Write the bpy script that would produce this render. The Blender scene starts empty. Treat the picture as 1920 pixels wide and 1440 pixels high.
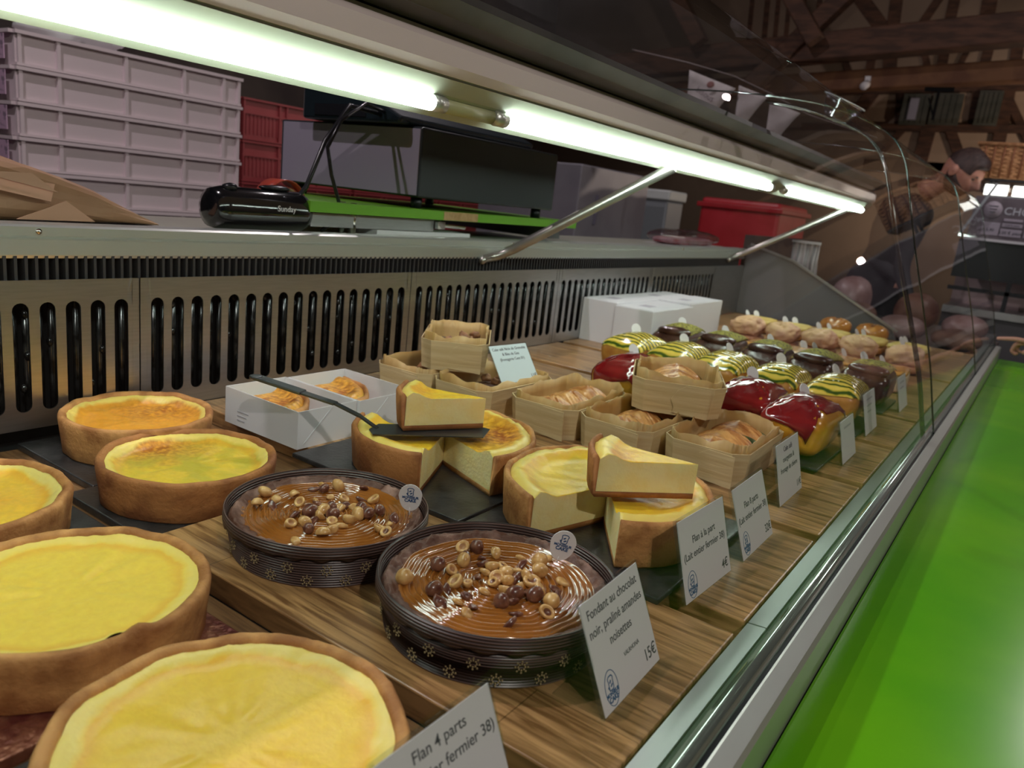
import bpy, bmesh, math, random
from mathutils import Vector, Matrix, noise
random.seed(7)
PI = math.pi
SC = bpy.context.scene
COL = SC.collection

# ------------------------------------------------------------------ camera, world, exposure
YAW, PIT, ROL, FPX, CAMZ = -.58891, .23639, .11157, 1438.4, .34       # deck of the display case is z = 0
fw = Vector((math.sin(YAW)*math.cos(PIT), math.cos(YAW)*math.cos(PIT), -math.sin(PIT)))
rt = Vector((math.cos(YAW), -math.sin(YAW), 0)); up = rt.cross(fw)
R2 = rt*math.cos(ROL)+up*math.sin(ROL); U2 = -rt*math.sin(ROL)+up*math.cos(ROL)
cam = bpy.data.cameras.new('camera'); camo = bpy.data.objects.new('camera', cam); COL.objects.link(camo)
mw = Matrix((R2, U2, -fw)).transposed().to_4x4(); mw.translation = Vector((0, 0, CAMZ)); camo.matrix_world = mw
cam.sensor_width = 36; cam.lens = FPX/1920*36; cam.clip_start = .01
cam.dof.use_dof = True; cam.dof.focus_distance = .8; cam.dof.aperture_fstop = 9
SC.camera = camo
w = bpy.data.worlds.new('world'); SC.world = w; w.use_nodes = True
w.node_tree.nodes['Background'].inputs[0].default_value = (.9, .8, .75, 1)
w.node_tree.nodes['Background'].inputs[1].default_value = .05
SC.view_settings.view_transform = 'Standard'; SC.view_settings.look = 'None'
SC.view_settings.gamma = 1; SC.view_settings.use_curve_mapping = False
SC.view_settings.exposure = 0.85

def lamp(name, loc, power, col, rad=.04):
    l = bpy.data.lights.new(name, 'POINT'); l.energy = power; l.color = col; l.shadow_soft_size = rad
    o = bpy.data.objects.new(name, l); COL.objects.link(o); o.location = loc
    return o
lamp('unseen_hall_light', (1.1, -.5, 1.6), 34, (1, .90, .84), .02)  # unseen, set front right to put warm light on the pastries
lamp('unseen_hall_light', (1.6, 2.4, 2.2), 20, (1, .93, .86), .018)
lamp('unseen_hall_light', (-1.25, .1, 1.9), 24, (1, .86, .92), .018)
lamp('unseen_hall_light', (-1.9, 2.6, 2.3), 30, (1, .88, .92), .018)
lamp('unseen_hall_light', (.5, 4.0, 1.6), 12, (1, .9, .92), .018)
lamp('unseen_hall_light', (.9, 7.6, .9), 34, (1, .80, .64), .02)  # added out of view to brighten the far wall

# ------------------------------------------------------------------ materials
MATS = {}
def nd(nt, t, **kw):
    n = nt.nodes.new(t)
    for k, v in kw.items(): setattr(n, k, v)
    return n
def ramp(nt, src, stops):
    r = nd(nt, 'ShaderNodeValToRGB'); e = r.color_ramp.elements
    while len(e) < len(stops): e.new(.5)
    for x, (p, c) in zip(e, stops): x.position = p; x.color = (*c, 1) if len(c) == 3 else c
    nt.links.new(src, r.inputs[0]); return r
def M(name, c1, c2=None, scale=20, rough=.5, metal=0, bump=0, bscale=None, coat=0, sss=0, trans=0, stretch=(1, 1, 1), lo=.4, hi=.6, alpha=1, spec=.5, emit=None, estr=0, detail=4):
    if name in MATS: return MATS[name]
    m = bpy.data.materials.new(name); m.use_nodes = True; nt = m.node_tree; b = nt.nodes['Principled BSDF']
    b.inputs['Base Color'].default_value = (*c1, 1); b.inputs['Roughness'].default_value = rough
    b.inputs['Metallic'].default_value = metal; b.inputs['Coat Weight'].default_value = coat; b.inputs['Coat Roughness'].default_value = .12
    b.inputs['Specular IOR Level'].default_value = spec
    if sss: b.inputs['Subsurface Weight'].default_value = sss; b.inputs['Subsurface Radius'].default_value = (1, .6, .25); b.inputs['Subsurface Scale'].default_value = .004
    if trans: b.inputs['Transmission Weight'].default_value = trans
    if alpha < 1: b.inputs['Alpha'].default_value = alpha
    if emit: b.inputs['Emission Color'].default_value = (*emit, 1); b.inputs['Emission Strength'].default_value = estr
    if c2 or bump:
        tc = nd(nt, 'ShaderNodeTexCoord'); mp = nd(nt, 'ShaderNodeMapping'); mp.inputs['Scale'].default_value = stretch
        nt.links.new(tc.outputs['Object'], mp.inputs[0])
        n = nd(nt, 'ShaderNodeTexNoise'); n.inputs['Scale'].default_value = scale; n.inputs['Detail'].default_value = detail
        nt.links.new(mp.outputs[0], n.inputs['Vector'])
        if c2:
            r = ramp(nt, n.outputs['Fac'], [(lo, c1), (hi, c2)]); nt.links.new(r.outputs[0], b.inputs['Base Color'])
        if bump:
            n2 = nd(nt, 'ShaderNodeTexNoise'); n2.inputs['Scale'].default_value = bscale or scale*3; n2.inputs['Detail'].default_value = 5
            nt.links.new(mp.outputs[0], n2.inputs['Vector'])
            bp = nd(nt, 'ShaderNodeBump'); bp.inputs['Strength'].default_value = min(1, bump); bp.inputs['Distance'].default_value = .002
            nt.links.new(n2.outputs['Fac'], bp.inputs['Height']); nt.links.new(bp.outputs[0], b.inputs['Normal'])
    MATS[name] = m; return m

def wood(name, dark, light, rough=.35, stave=True):
    m = bpy.data.materials.new(name); m.use_nodes = True; nt = m.node_tree; b = nt.nodes['Principled BSDF']
    tc = nd(nt, 'ShaderNodeTexCoord'); mp = nd(nt, 'ShaderNodeMapping'); mp.inputs['Scale'].default_value = (7, 90, 60)
    nt.links.new(tc.outputs['Object'], mp.inputs[0])
    n = nd(nt, 'ShaderNodeTexNoise'); n.inputs['Scale'].default_value = 1.6; n.inputs['Detail'].default_value = 8; n.inputs['Distortion'].default_value = .6
    nt.links.new(mp.outputs[0], n.inputs['Vector'])
    r = ramp(nt, n.outputs['Fac'], [(.36, dark), (.62, light)])
    col = r.outputs[0]
    if stave:
        br = nd(nt, 'ShaderNodeTexBrick'); br.inputs['Scale'].default_value = 1; br.inputs['Mortar Size'].default_value = .0006
        br.inputs['Brick Width'].default_value = .31; br.inputs['Row Height'].default_value = .062
        br.inputs['Color1'].default_value = (.78, .78, .78, 1); br.inputs['Color2'].default_value = (1.15, 1.12, 1.05, 1); br.inputs['Mortar'].default_value = (.45, .4, .35, 1)
        nt.links.new(tc.outputs['Object'], br.inputs['Vector'])
        mx = nd(nt, 'ShaderNodeMix', data_type='RGBA', blend_type='MULTIPLY'); mx.inputs[0].default_value = .8
        nt.links.new(col, mx.inputs[6]); nt.links.new(br.outputs['Color'], mx.inputs[7]); col = mx.outputs[2]
    nt.links.new(col, b.inputs['Base Color']); b.inputs['Roughness'].default_value = rough
    bp = nd(nt, 'ShaderNodeBump'); bp.inputs['Strength'].default_value = .25; bp.inputs['Distance'].default_value = .001
    nt.links.new(n.outputs['Fac'], bp.inputs['Height']); nt.links.new(bp.outputs[0], b.inputs['Normal'])
    return m

def custard(name, R, seed, base=(.93, .58, .06), pale=(.93, .72, .18), brown=(.62, .2, .02), amt=.5, off=(0, 0), rad=.6, green=None):
    """baked custard: yellow skin, pale set ring at the crust, browned patch at an offset from the middle"""
    m = bpy.data.materials.new(name); m.use_nodes = True; nt = m.node_tree; b = nt.nodes['Principled BSDF']; L = nt.links.new
    tc = nd(nt, 'ShaderNodeTexCoord'); sp = nd(nt, 'ShaderNodeVectorMath', operation='MULTIPLY'); sp.inputs[1].default_value = (1/R, 1/R, 0); L(tc.outputs['Object'], sp.inputs[0])
    ln = nd(nt, 'ShaderNodeVectorMath', operation='LENGTH'); L(sp.outputs[0], ln.inputs[0])
    ad = nd(nt, 'ShaderNodeVectorMath', operation='ADD'); ad.inputs[1].default_value = (seed*3.1, seed*1.7, 0); L(sp.outputs[0], ad.inputs[0])
    n1 = nd(nt, 'ShaderNodeTexNoise'); n1.inputs['Scale'].default_value = 2.2; n1.inputs['Detail'].default_value = 6; n1.inputs['Distortion'].default_value = .4; L(ad.outputs[0], n1.inputs['Vector'])
    n2 = nd(nt, 'ShaderNodeTexNoise'); n2.inputs['Scale'].default_value = 14; n2.inputs['Detail'].default_value = 6; L(ad.outputs[0], n2.inputs['Vector'])
    # jittered radius
    j = nd(nt, 'ShaderNodeMath', operation='MULTIPLY_ADD'); j.inputs[1].default_value = .22; L(n1.outputs['Fac'], j.inputs[0]); L(ln.outputs['Value'], j.inputs[2])
    c0 = ramp(nt, n2.outputs['Fac'], [(.35, base), (.7, tuple(min(1, x*1.12) for x in base))])
    if green: 
        gm = nd(nt, 'ShaderNodeMix', data_type='RGBA'); gr = ramp(nt, n1.outputs['Fac'], [(.42, (0, 0, 0)), (.58, (1, 1, 1))]); L(gr.outputs[0], gm.inputs[0])
        L(c0.outputs[0], gm.inputs[6]); gm.inputs[7].default_value = (*green, 1); c0o = gm.outputs[2]
    else: c0o = c0.outputs[0]
    # browned patch
    of = nd(nt, 'ShaderNodeVectorMath', operation='SUBTRACT'); of.inputs[1].default_value = (off[0], off[1], 0); L(sp.outputs[0], of.inputs[0])
    l2 = nd(nt, 'ShaderNodeVectorMath', operation='LENGTH'); L(of.outputs[0], l2.inputs[0])
    k = nd(nt, 'ShaderNodeMath', operation='MULTIPLY_ADD'); k.inputs[1].default_value = .9; L(n1.outputs['Fac'], k.inputs[0]); L(l2.outputs['Value'], k.inputs[2])
    k2 = nd(nt, 'ShaderNodeMath', operation='MULTIPLY_ADD'); k2.inputs[1].default_value = .35; L(n2.outputs['Fac'], k2.inputs[0]); L(k.outputs[0], k2.inputs[2])
    k3 = nd(nt, 'ShaderNodeMath', operation='MULTIPLY'); k3.inputs[1].default_value = .5; L(k2.outputs[0], k3.inputs[0])
    br = ramp(nt, k3.outputs[0], [(.30+rad*.08, (1, 1, 1)), (.30+rad*.30, (.55, .55, .55)), (.30+rad*.62, (0, 0, 0))])
    ml = nd(nt, 'ShaderNodeMath', operation='MULTIPLY'); ml.inputs[1].default_value = amt; L(br.outputs[0], ml.inputs[0])
    org = nd(nt, 'ShaderNodeMix', data_type='RGBA'); L(ml.outputs[0], org.inputs[0]); L(c0o, org.inputs[6])
    bc = ramp(nt, n2.outputs['Fac'], [(.42, brown), (.66, (.9, .42, .05))]); L(bc.outputs[0], org.inputs[7])
    # orange line just inside the ring and pale ring
    rg = ramp(nt, j.outputs[0], [(.80, (0, 0, 0)), (.89, (.5, .5, .5)), (.92, (0, 0, 0))])
    o2 = nd(nt, 'ShaderNodeMix', data_type='RGBA'); L(rg.outputs[0], o2.inputs[0]); L(org.outputs[2], o2.inputs[6]); o2.inputs[7].default_value = (.88, .42, .05, 1)
    rp = ramp(nt, j.outputs[0], [(.90, (0, 0, 0)), (.95, (1, 1, 1))])
    o3 = nd(nt, 'ShaderNodeMix', data_type='RGBA'); L(rp.outputs[0], o3.inputs[0]); L(o2.outputs[2], o3.inputs[6]); o3.inputs[7].default_value = (*pale, 1)
    L(o3.outputs[2], b.inputs['Base Color'])
    b.inputs['Roughness'].default_value = .38; b.inputs['Subsurface Weight'].default_value = .25; b.inputs['Subsurface Scale'].default_value = .006; b.inputs['Subsurface Radius'].default_value = (1, .7, .2)
    bp = nd(nt, 'ShaderNodeBump'); bp.inputs['Strength'].default_value = .5; bp.inputs['Distance'].default_value = .0015
    L(n2.outputs['Fac'], bp.inputs['Height']); L(bp.outputs[0], b.inputs['Normal'])
    return m

def glassmat(name, tint=(1, 1, 1), refl=1.0, base=.04, rough=0.0):
    """thin clear pane: what is behind shows through, reflection grows towards grazing angles"""
    m = bpy.data.materials.new(name); m.use_nodes = True; nt = m.node_tree; nt.nodes.clear(); L = nt.links.new
    out = nd(nt, 'ShaderNodeOutputMaterial'); mx = nd(nt, 'ShaderNodeMixShader'); t = nd(nt, 'ShaderNodeBsdfTransparent'); g = nd(nt, 'ShaderNodeBsdfGlossy')
    t.inputs[0].default_value = (*tint, 1); g.inputs['Roughness'].default_value = rough
    lw = nd(nt, 'ShaderNodeLayerWeight'); lw.inputs['Blend'].default_value = .5
    p = nd(nt, 'ShaderNodeMath', operation='POWER'); p.inputs[1].default_value = 5; L(lw.outputs['Facing'], p.inputs[0])
    a = nd(nt, 'ShaderNodeMath', operation='MULTIPLY_ADD', use_clamp=True); a.inputs[1].default_value = .9*refl; a.inputs[2].default_value = base; L(p.outputs[0], a.inputs[0])
    L(a.outputs[0], mx.inputs[0]); L(t.outputs[0], mx.inputs[1]); L(g.outputs[0], mx.inputs[2]); L(mx.outputs[0], out.inputs[0])
    return m

CRUST = M('baked_crust', (.36, .145, .04), (.66, .33, .11), scale=28, rough=.7, bump=.55, bscale=220, sss=.1)
CRUSTD = M('dark_baked_crust', (.24, .08, .022), (.46, .19, .055), scale=22, rough=.7, bump=.55, bscale=200, sss=.1)
CREAM = M('cut_custard', (.93, .76, .34), (.95, .82, .44), scale=50, rough=.5, bump=.4, bscale=260, sss=.4)
STEEL = M('brushed_steel', (.48, .48, .48), (.44, .44, .44), scale=12, rough=.36, metal=1, bump=.02, stretch=(1, 2, 30))
ALU = M('pale_aluminium', (.62, .63, .60), rough=.35, metal=.7)
CHROME = M('chrome', (.75, .74, .72), rough=.12, metal=1)
DARKM = M('black_interior', (.012, .013, .014), rough=.4)
COIL = M('dark_coil_pipe', (.10, .105, .11), (.02, .02, .02), scale=60, rough=.22, metal=.8)
BLACKP = M('black_plastic', (.012, .013, .017), rough=.28)
SLATE = M('black_slate', (.02, .021, .022), (.04, .04, .042), scale=60, rough=.28, bump=.2)
WOODB = wood('oiled_oak_board', (.17, .080, .030), (.48, .275, .12), .28)
WOODD = wood('dark_wood_base', (.13, .062, .026), (.28, .155, .07), .35)
PAPER = M('white_card', (.76, .74, .75), rough=.6)
CARD = M('sign_card', (.66, .64, .66), rough=.45)
INK = M('grey_ink', (.06, .06, .075), rough=.6)
INKB = M('blue_ink', (.02, .09, .24), rough=.5)
GLASS = glassmat('display_glass', (.96, .98, .97), .55, .02)
ACRYL = glassmat('clear_acrylic', (.93, .95, .95), .7, .06)
GREEN = M('green_laminate', (.085, .36, .003), (.13, .42, .004), scale=3, rough=.25, spec=.35)
GREENE = M('green_board_edge', (.16, .42, .02), rough=.4)

# ------------------------------------------------------------------ mesh helpers
def obj(name, bm, mat, parent=None, smooth=True, loc=None, bevel=0, sub=0, solid=0):
    me = bpy.data.meshes.new(name); bm.to_mesh(me); bm.free()
    return mobj(name, me, mat, parent, smooth, loc, bevel, sub, solid)
def mobj(name, me, mat, parent=None, smooth=True, loc=None, bevel=0, sub=0, solid=0):
    if mat and not me.materials:
        for k in (mat if isinstance(mat, (list, tuple)) else [mat]): me.materials.append(k)
    if smooth: me.polygons.foreach_set('use_smooth', [True]*len(me.polygons))
    o = bpy.data.objects.new(name, me); COL.objects.link(o)
    if parent: o.parent = parent
    if loc: o.location = loc
    if solid: s = o.modifiers.new('s', 'SOLIDIFY'); s.thickness = solid; s.offset = 0
    if bevel: b = o.modifiers.new('b', 'BEVEL'); b.width = bevel; b.segments = 2; b.limit_method = 'ANGLE'; b.angle_limit = .7
    if sub: s = o.modifiers.new('u', 'SUBSURF'); s.levels = sub; s.render_levels = sub
    return o
def tag(o, label, cat, group=None, kind=None):
    o['label'] = label; o['category'] = cat
    if group: o['group'] = group
    if kind: o['kind'] = kind
    return o
def thing(name, label, cat, loc=(0, 0, 0), rz=0, group=None):
    o = bpy.data.objects.new(name, None); COL.objects.link(o); o.location = loc; o.rotation_euler = (0, 0, rz); o.empty_display_size = .01
    return tag(o, label, cat, group)
def struct(o): o['kind'] = 'structure'; return o
def dup(o, loc=None, rz=None, label=None, group=None, parent=None):
    c = o.copy(); COL.objects.link(c)
    if parent: c.parent = parent
    if loc is not None: c.location = loc
    if rz is not None: c.rotation_euler[2] = rz
    if label: c['label'] = label
    if group: c['group'] = group
    for ch in o.children: dup(ch, parent=c)
    return c
def box(bm, x0, x1, y0, y1, z0, z1, mi=0):
    v = [bm.verts.new(p) for p in ((x0, y0, z0), (x1, y0, z0), (x1, y1, z0), (x0, y1, z0), (x0, y0, z1), (x1, y0, z1), (x1, y1, z1), (x0, y1, z1))]
    for q in ((0, 3, 2, 1), (4, 5, 6, 7), (0, 1, 5, 4), (1, 2, 6, 5), (2, 3, 7, 6), (3, 0, 4, 7)):
        f = bm.faces.new([v[i] for i in q]); f.material_index = mi
    return v
def B(*a):
    bm = bmesh.new(); box(bm, *a); return bm
def bar(bm, p, q, w, h=None, upv=(0, 0, 1)):
    p, q = Vector(p), Vector(q); d = (q-p).normalized(); u = Vector(upv)
    if abs(d.dot(u)) > .95: u = Vector((0, 1, 0))
    s = d.cross(u).normalized(); t = s.cross(d); h = h or w; v = []
    for c in (p, q):
        for a, b in ((-1, -1), (1, -1), (1, 1), (-1, 1)): v.append(bm.verts.new(c+s*a*w/2+t*b*h/2))
    for f in ((0, 1, 2, 3), (7, 6, 5, 4), (0, 4, 5, 1), (1, 5, 6, 2), (2, 6, 7, 3), (3, 7, 4, 0)): bm.faces.new([v[i] for i in f])
def tube(bm, pts, r, n=10, cap=True):
    pts = [Vector(p) for p in pts]; rings = []; rr = r if isinstance(r, (list, tuple)) else [r]*len(pts)
    prev = None
    for i, p in enumerate(pts):
        d = (pts[min(i+1, len(pts)-1)]-pts[max(i-1, 0)]).normalized()
        if prev is None:
            u = Vector((0, 0, 1)) if abs(d.z) < .9 else Vector((1, 0, 0)); s = d.cross(u).normalized()
        else: s = (prev-d*prev.dot(d)).normalized()
        prev = s; t = d.cross(s)
        rings.append([bm.verts.new(p+(s*math.cos(a)+t*math.sin(a))*rr[i]) for a in [2*PI*k/n for k in range(n)]])
    for A, Bq in zip(rings, rings[1:]):
        for k in range(n): bm.faces.new((A[k], A[(k+1) % n], Bq[(k+1) % n], Bq[k]))
    if cap: bm.faces.new(rings[0][::-1]); bm.faces.new(rings[-1])
def prism(bm, poly, y0, y1, axis='y', mi=0):
    """polygon of (a, b) pairs extruded along an axis: y -> (a, t, b); z -> (a, b, t); x -> (t, a, b)"""
    f = {'y': lambda a, b, t: (a, t, b), 'z': lambda a, b, t: (a, b, t), 'x': lambda a, b, t: (t, a, b)}[axis]
    A = [bm.verts.new(f(a, b, y0)) for a, b in poly]; Bq = [bm.verts.new(f(a, b, y1)) for a, b in poly]; n = len(poly)
    for k in range(n): bm.faces.new((A[k], A[(k+1) % n], Bq[(k+1) % n], Bq[k])).material_index = mi
    bm.faces.new(A[::-1]).material_index = mi; bm.faces.new(Bq).material_index = mi
    bmesh.ops.recalc_face_normals(bm, faces=bm.faces)
def revolve(prof, a0=0, a1=360, n=120, wob=0, wz=0, seed=0, fr=3.0, cen=(0, 0), fine=0):
    """profile of (r, z) turned about the z axis; an open arc gets its two cut faces"""
    bm = bmesh.new(); full = abs(a1-a0) >= 359.9; cols = n if full else n+1; V = []
    for i in range(cols):
        a = math.radians(a0+(a1-a0)*i/n); c, s = math.cos(a), math.sin(a); ring = []
        nr = noise.noise(Vector((c*fr, s*fr, seed)))*wob
        nz = noise.noise(Vector((c*fr+9, s*fr, seed+5)))*wz
        for k, (r, z) in enumerate(prof):
            rr = r+(nr if r > .02 else 0); zz = z+(nz if (z > .012 and r > .02) else 0)
            if fine and r > .015:
                f_ = noise.noise(Vector((c*r*160, s*r*160, z*160+seed)))*fine; rr += f_; zz += f_*.6 if z > .01 else 0
            ring.append(bm.verts.new((cen[0]+rr*c, cen[1]+rr*s, zz)))
        V.append(ring)
    m = len(prof)
    for i in range(n):
        A, Bq = V[i], V[(i+1) % cols]
        for k in range(m-1):
            bm.faces.new((A[k], Bq[k], Bq[k+1], A[k+1]))
        if full and prof[0][0] > 1e-6 and prof[0] != prof[-1]: pass
    if not full:
        for i in range(n):      # close the profile
            A, Bq = V[i], V[i+1]
            if prof[0] != prof[-1]: bm.faces.new((A[-1], Bq[-1], Bq[0], A[0]))
        bm.faces.new(V[0][::-1]); bm.faces.new(V[-1])
    bmesh.ops.remove_doubles(bm, verts=bm.verts, dist=1e-5)
    bmesh.ops.recalc_face_normals(bm, faces=bm.faces)
    return bm
def spow(v, e): return math.copysign(abs(v)**e, v)
def blob(a, b, c, e1=1, e2=1, nu=24, nv=32, nz=0, fr=30, seed=0, lat0=-90, taper=0, off=0, edge=0, flatb=True, loc=(0, 0, 0), bm=None, crumple=0, tilt=None):
    """rounded superellipsoid a x b x c (half sizes), base flattened at z=0; lat0 > -90 makes an icing cap with a wandering edge"""
    own = bm is None
    if own: bm = bmesh.new()
    rings = []
    for i in range(nu+1):
        ring = []
        for j in range(nv):
            lo = 2*PI*j/nv
            l0 = lat0+(edge*noise.noise(Vector((math.cos(lo)*2, math.sin(lo)*2, seed)))*2 if lat0 > -90 else 0)
            if tilt: l0 += tilt[1]*max(0, math.cos(lo-math.radians(tilt[0])))**3
            la = math.radians(l0+(90-l0)*i/nu)
            x = a*spow(math.cos(la), e1)*spow(math.cos(lo), e2); y = b*spow(math.cos(la), e1)*spow(math.sin(lo), e2); z = c*spow(math.sin(la), e1)
            t = 1+taper*(z/c); x *= t; y *= t
            p = Vector((x, y, z)); nn = p.normalized() if p.length > 0 else Vector((0, 0, 1))
            p += nn*(noise.noise(p*fr+Vector((seed, 0, 0)))*nz+off)
            if crumple: p += nn*abs(noise.noise(p*fr*2.3+Vector((0, seed, 0))))*-crumple
            if flatb: p.z = max(p.z, -c*.96)
            ring.append(bm.verts.new((p.x+loc[0], p.y+loc[1], p.z+(c*.96 if flatb else 0)+loc[2])))
        rings.append(ring)
    for A, Bq in zip(rings, rings[1:]):
        for j in range(nv): bm.faces.new((A[j], A[(j+1) % nv], Bq[(j+1) % nv], Bq[j]))
    if own:
        bmesh.ops.remove_doubles(bm, verts=bm.verts, dist=1e-6)
    return bm
def text_mesh(txt, size, align='CENTER', bold=0):
    cu = bpy.data.curves.new('t', 'FONT'); cu.body = txt; cu.size = size; cu.align_x = align; cu.offset = bold; cu.extrude = .00012; cu.resolution_u = 3
    o = bpy.data.objects.new('t', cu); me = bpy.data.meshes.new_from_object(o); bpy.data.objects.remove(o); me.materials.clear(); return me
def text(name, txt, size, mat, parent, loc, rot=(PI/2, 0, 0), align='CENTER', bold=0):
    o = mobj(name, text_mesh(txt, size, align, bold), mat, parent, False, loc); o.rotation_euler = rot; return o

# ------------------------------------------------------------------ the hall
FL = -.85
PLAST = M('warm_plaster', (.50, .36, .25), (.42, .30, .21), scale=1.2, rough=.9, bump=.2)
BEAM = M('old_dark_timber', (.055, .026, .015), (.11, .05, .028), scale=6, rough=.75, bump=.5, stretch=(1, 1, 5))
HALLW = M('dim_hall_wall', (.15, .12, .11), (.1, .08, .08), scale=1.5, rough=.9)
struct(obj('floor', B(-6, 5, -3, 9.3, FL-.1, FL), M('grey_hall_floor', (.12, .11, .10), (.16, .15, .14), scale=4, rough=.5)))
struct(obj('ceiling', B(-6, 5, -3, 9.3, 3.6, 3.7), M('dark_boards', (.03, .018, .012), (.05, .03, .02), scale=5, rough=.8, stretch=(1, .1, 1))))
struct(obj('wall_far', B(-6, 5, 9.08, 9.3, FL, 3.6), PLAST))
struct(obj('wall_left', B(-6.2, -6, -3, 9.3, FL, 3.6), HALLW))
struct(obj('wall_right', B(5, 5.2, -3, 9.3, FL, 3.6), PLAST))
struct(obj('wall_back', B(-6, 5, -3.2, -3, FL, 3.6), HALLW))
TIM = [(-2.6, 1.45, 1.8, 1.56, .07), (-2.3, 1.81, 1.8, 1.97, .05), (-1.34, 1.5, -1.37, .9, .13), (-1.58, 1.46, -1.75, 1.2, .06), (-1.15, 1.48, -.88, 1.0, .09), (-.71, 1.51, -.69, .9, .11), (-.7, 1.76, -.4, 1.3, .07),
       (-.73, 1.89, -.71, 1.5, .11), (-1.0, 1.86, -.97, 1.49, .07), (-1.67, 1.85, -1.63, 1.47, .08), (-1.93, 1.85, -2.12, 1.5, .13),
       (-1.87, 2.31, -1.8, 1.85, .13), (-2.31, 2.17, -2.16, 1.9, .06), (-2.03, 2.3, -2.02, 1.9, .08), (-1.58, 2.3, -1.43, 1.95, .06), (-1.36, 2.3, -1.35, 1.95, .09), (-1.14, 2.3, -1.23, 1.95, .05), (-.98, 2.3, -.99, 1.95, .09), (-.75, 2.3, -.72, 1.98, .1),
       (-1.93, 3.0, -1.87, 2.3, .12), (-1.45, 2.85, -1.7, 2.3, .08), (-1.38, 3.0, -1.37, 2.3, .1), (-1.09, 3.0, -1.05, 2.35, .13), (-2.4, 2.9, -1.85, 2.3, .14),
       (-3.43, 3.0, -3.37, 2.2, .05), (-3.26, 3.0, -3.19, 2.2, .06), (-3.14, 3.0, -3.07, 2.2, .05), (-3.02, 3.0, -2.95, 2.2, .05), (-2.86, 3.0, -2.79, 2.2, .05), (-2.7, 3.0, -2.62, 2.2, .06), (-1.9, 1.09, .5, 1.10, .13),
       (-3.3, 2.2, -2.4, 2.66, .13), (-3.75, 2.75, -3.0, 2.25, .12), (-2.0, 2.9, -1.95, 1.9, .3), (-.45, 1.8, -.2, 1.2, .08)]
for i, (x0, z0, x1, z1, wd) in enumerate(TIM):
    bm = bmesh.new(); bar(bm, (x0, 9.05+.002*i, z0), (x1, 9.05+.002*i, z1), wd, .06, upv=(0, 1, 0)); struct(obj('trim_%d' % (i+1), bm, BEAM, smooth=False))
bm = bmesh.new(); bar(bm, (-4.5, 6.5, 1.50), (1.6, 6.5, 1.99), .2, .2); tag(obj('tie_beam', bm, BEAM, smooth=False, bevel=.012), 'upper heavy dark timber beam crossing in front of the half-timbered wall', 'beam')
bm = bmesh.new(); bar(bm, (-4.5, 6.9, 1.36), (1.6, 6.9, 1.76), .15, .15); tag(obj('tie_beam', bm, M('brown_timber', (.13, .05, .02), (.2, .09, .035), scale=6, rough=.7, bump=.5), smooth=False, bevel=.012), 'lower brown timber beam just above the wall shutters', 'beam')
bm = bmesh.new(); bar(bm, (-2.3, 6.4, 1.42), (-1.2, 6.4, 2.6), .13, .13); tag(obj('brace_beam', bm, BEAM, smooth=False, bevel=.012), 'slanting dark brace rising behind the upper tie beam', 'beam')
for sx in (-3.6, -2.7):
    bm = bmesh.new(); bar(bm, (sx, 6.2, 2.9), (sx+.9, 6.2, 1.7), .12, .12)
    tag(obj('brace_beam', bm, BEAM, smooth=False, bevel=.012), ['dark slanting roof brace at the top left of the timber wall', 'dark roof brace running down to the upper tie beam'][sx > -3], 'beam')
SHUT = M('grey_green_paint', (.07, .075, .06), (.10, .10, .08), scale=8, rough=.7)
def shutter(x0, x1, z0, z1, label, pane=False):
    t = thing('window_shutter', label, 'shutter', (x0, 9.0, z0)); wd, h = x1-x0, z1-z0
    bm = bmesh.new(); box(bm, 0, wd, 0, .04, 0, h); obj('board', bm, SHUT, t, False)
    bm = bmesh.new()
    for k in range(5): box(bm, wd*k/5+.004, wd*(k+1)/5-.004, -.012, 0, .02, h-.02)
    obj('slat_panel', bm, SHUT, t, False)
    if pane: obj('pane', B(wd*.3, wd*.62, -.03, -.012, h*.15, h*.85), M('pale_window_pane', (.25, .23, .28), rough=.3), t, False)
    return t
shutter(-1.63, -1.38, 1.5, 1.8, 'dark window opening with pale pane beside the shutter', True)
shutter(-1.36, -1.09, 1.51, 1.81, 'plain grey-green shutter right of the dark window opening')
shutter(-.96, -.76, 1.52, 1.84, 'brownish green shutter above the wicker hamper')
t = thing('wall_spotlight', 'small white spotlight fixed on the lower brown beam', 'lamp', (-1.52, 6.8, 1.51))
bm = bmesh.new(); tube(bm, [(0, 0, 0), (0, -.08, -.03)], .03, 12); obj('lamp_head', bm, PAPER, t)
obj('bracket', B(-.02, .02, 0, .03, -.01, .06), PAPER, t, False)
MBK = M('matte_black_iron', (.01, .01, .01), rough=.9, spec=.1)
t = thing('hanging_bracket', 'black bracket hanging under the brown beam between the shutters', 'bracket', (-1.0, 6.82, 1.28))
bm = bmesh.new(); bar(bm, (0, 0, .2), (0, 0, -.02), .02); bar(bm, (-.06, 0, .14), (0, 0, 0), .012); obj('frame', bm, MBK, t, False)
bm = bmesh.new(); bar(bm, (-.1, 0, .2), (.1, 0, .2), .03); obj('crossbar', bm, MBK, t, False)

# ------------------------------------------------------------------ the refrigerated case
case = thing('refrigerated_display_case', 'long refrigerated pastry case with curved glass front and slotted steel back', 'display case')
Y0, Y1 = -.35, 3.0
WX = -.983
obj('deck', B(WX-.03, -.1, Y0, Y1, -.05, -.024), DARKM, case, False)
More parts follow.
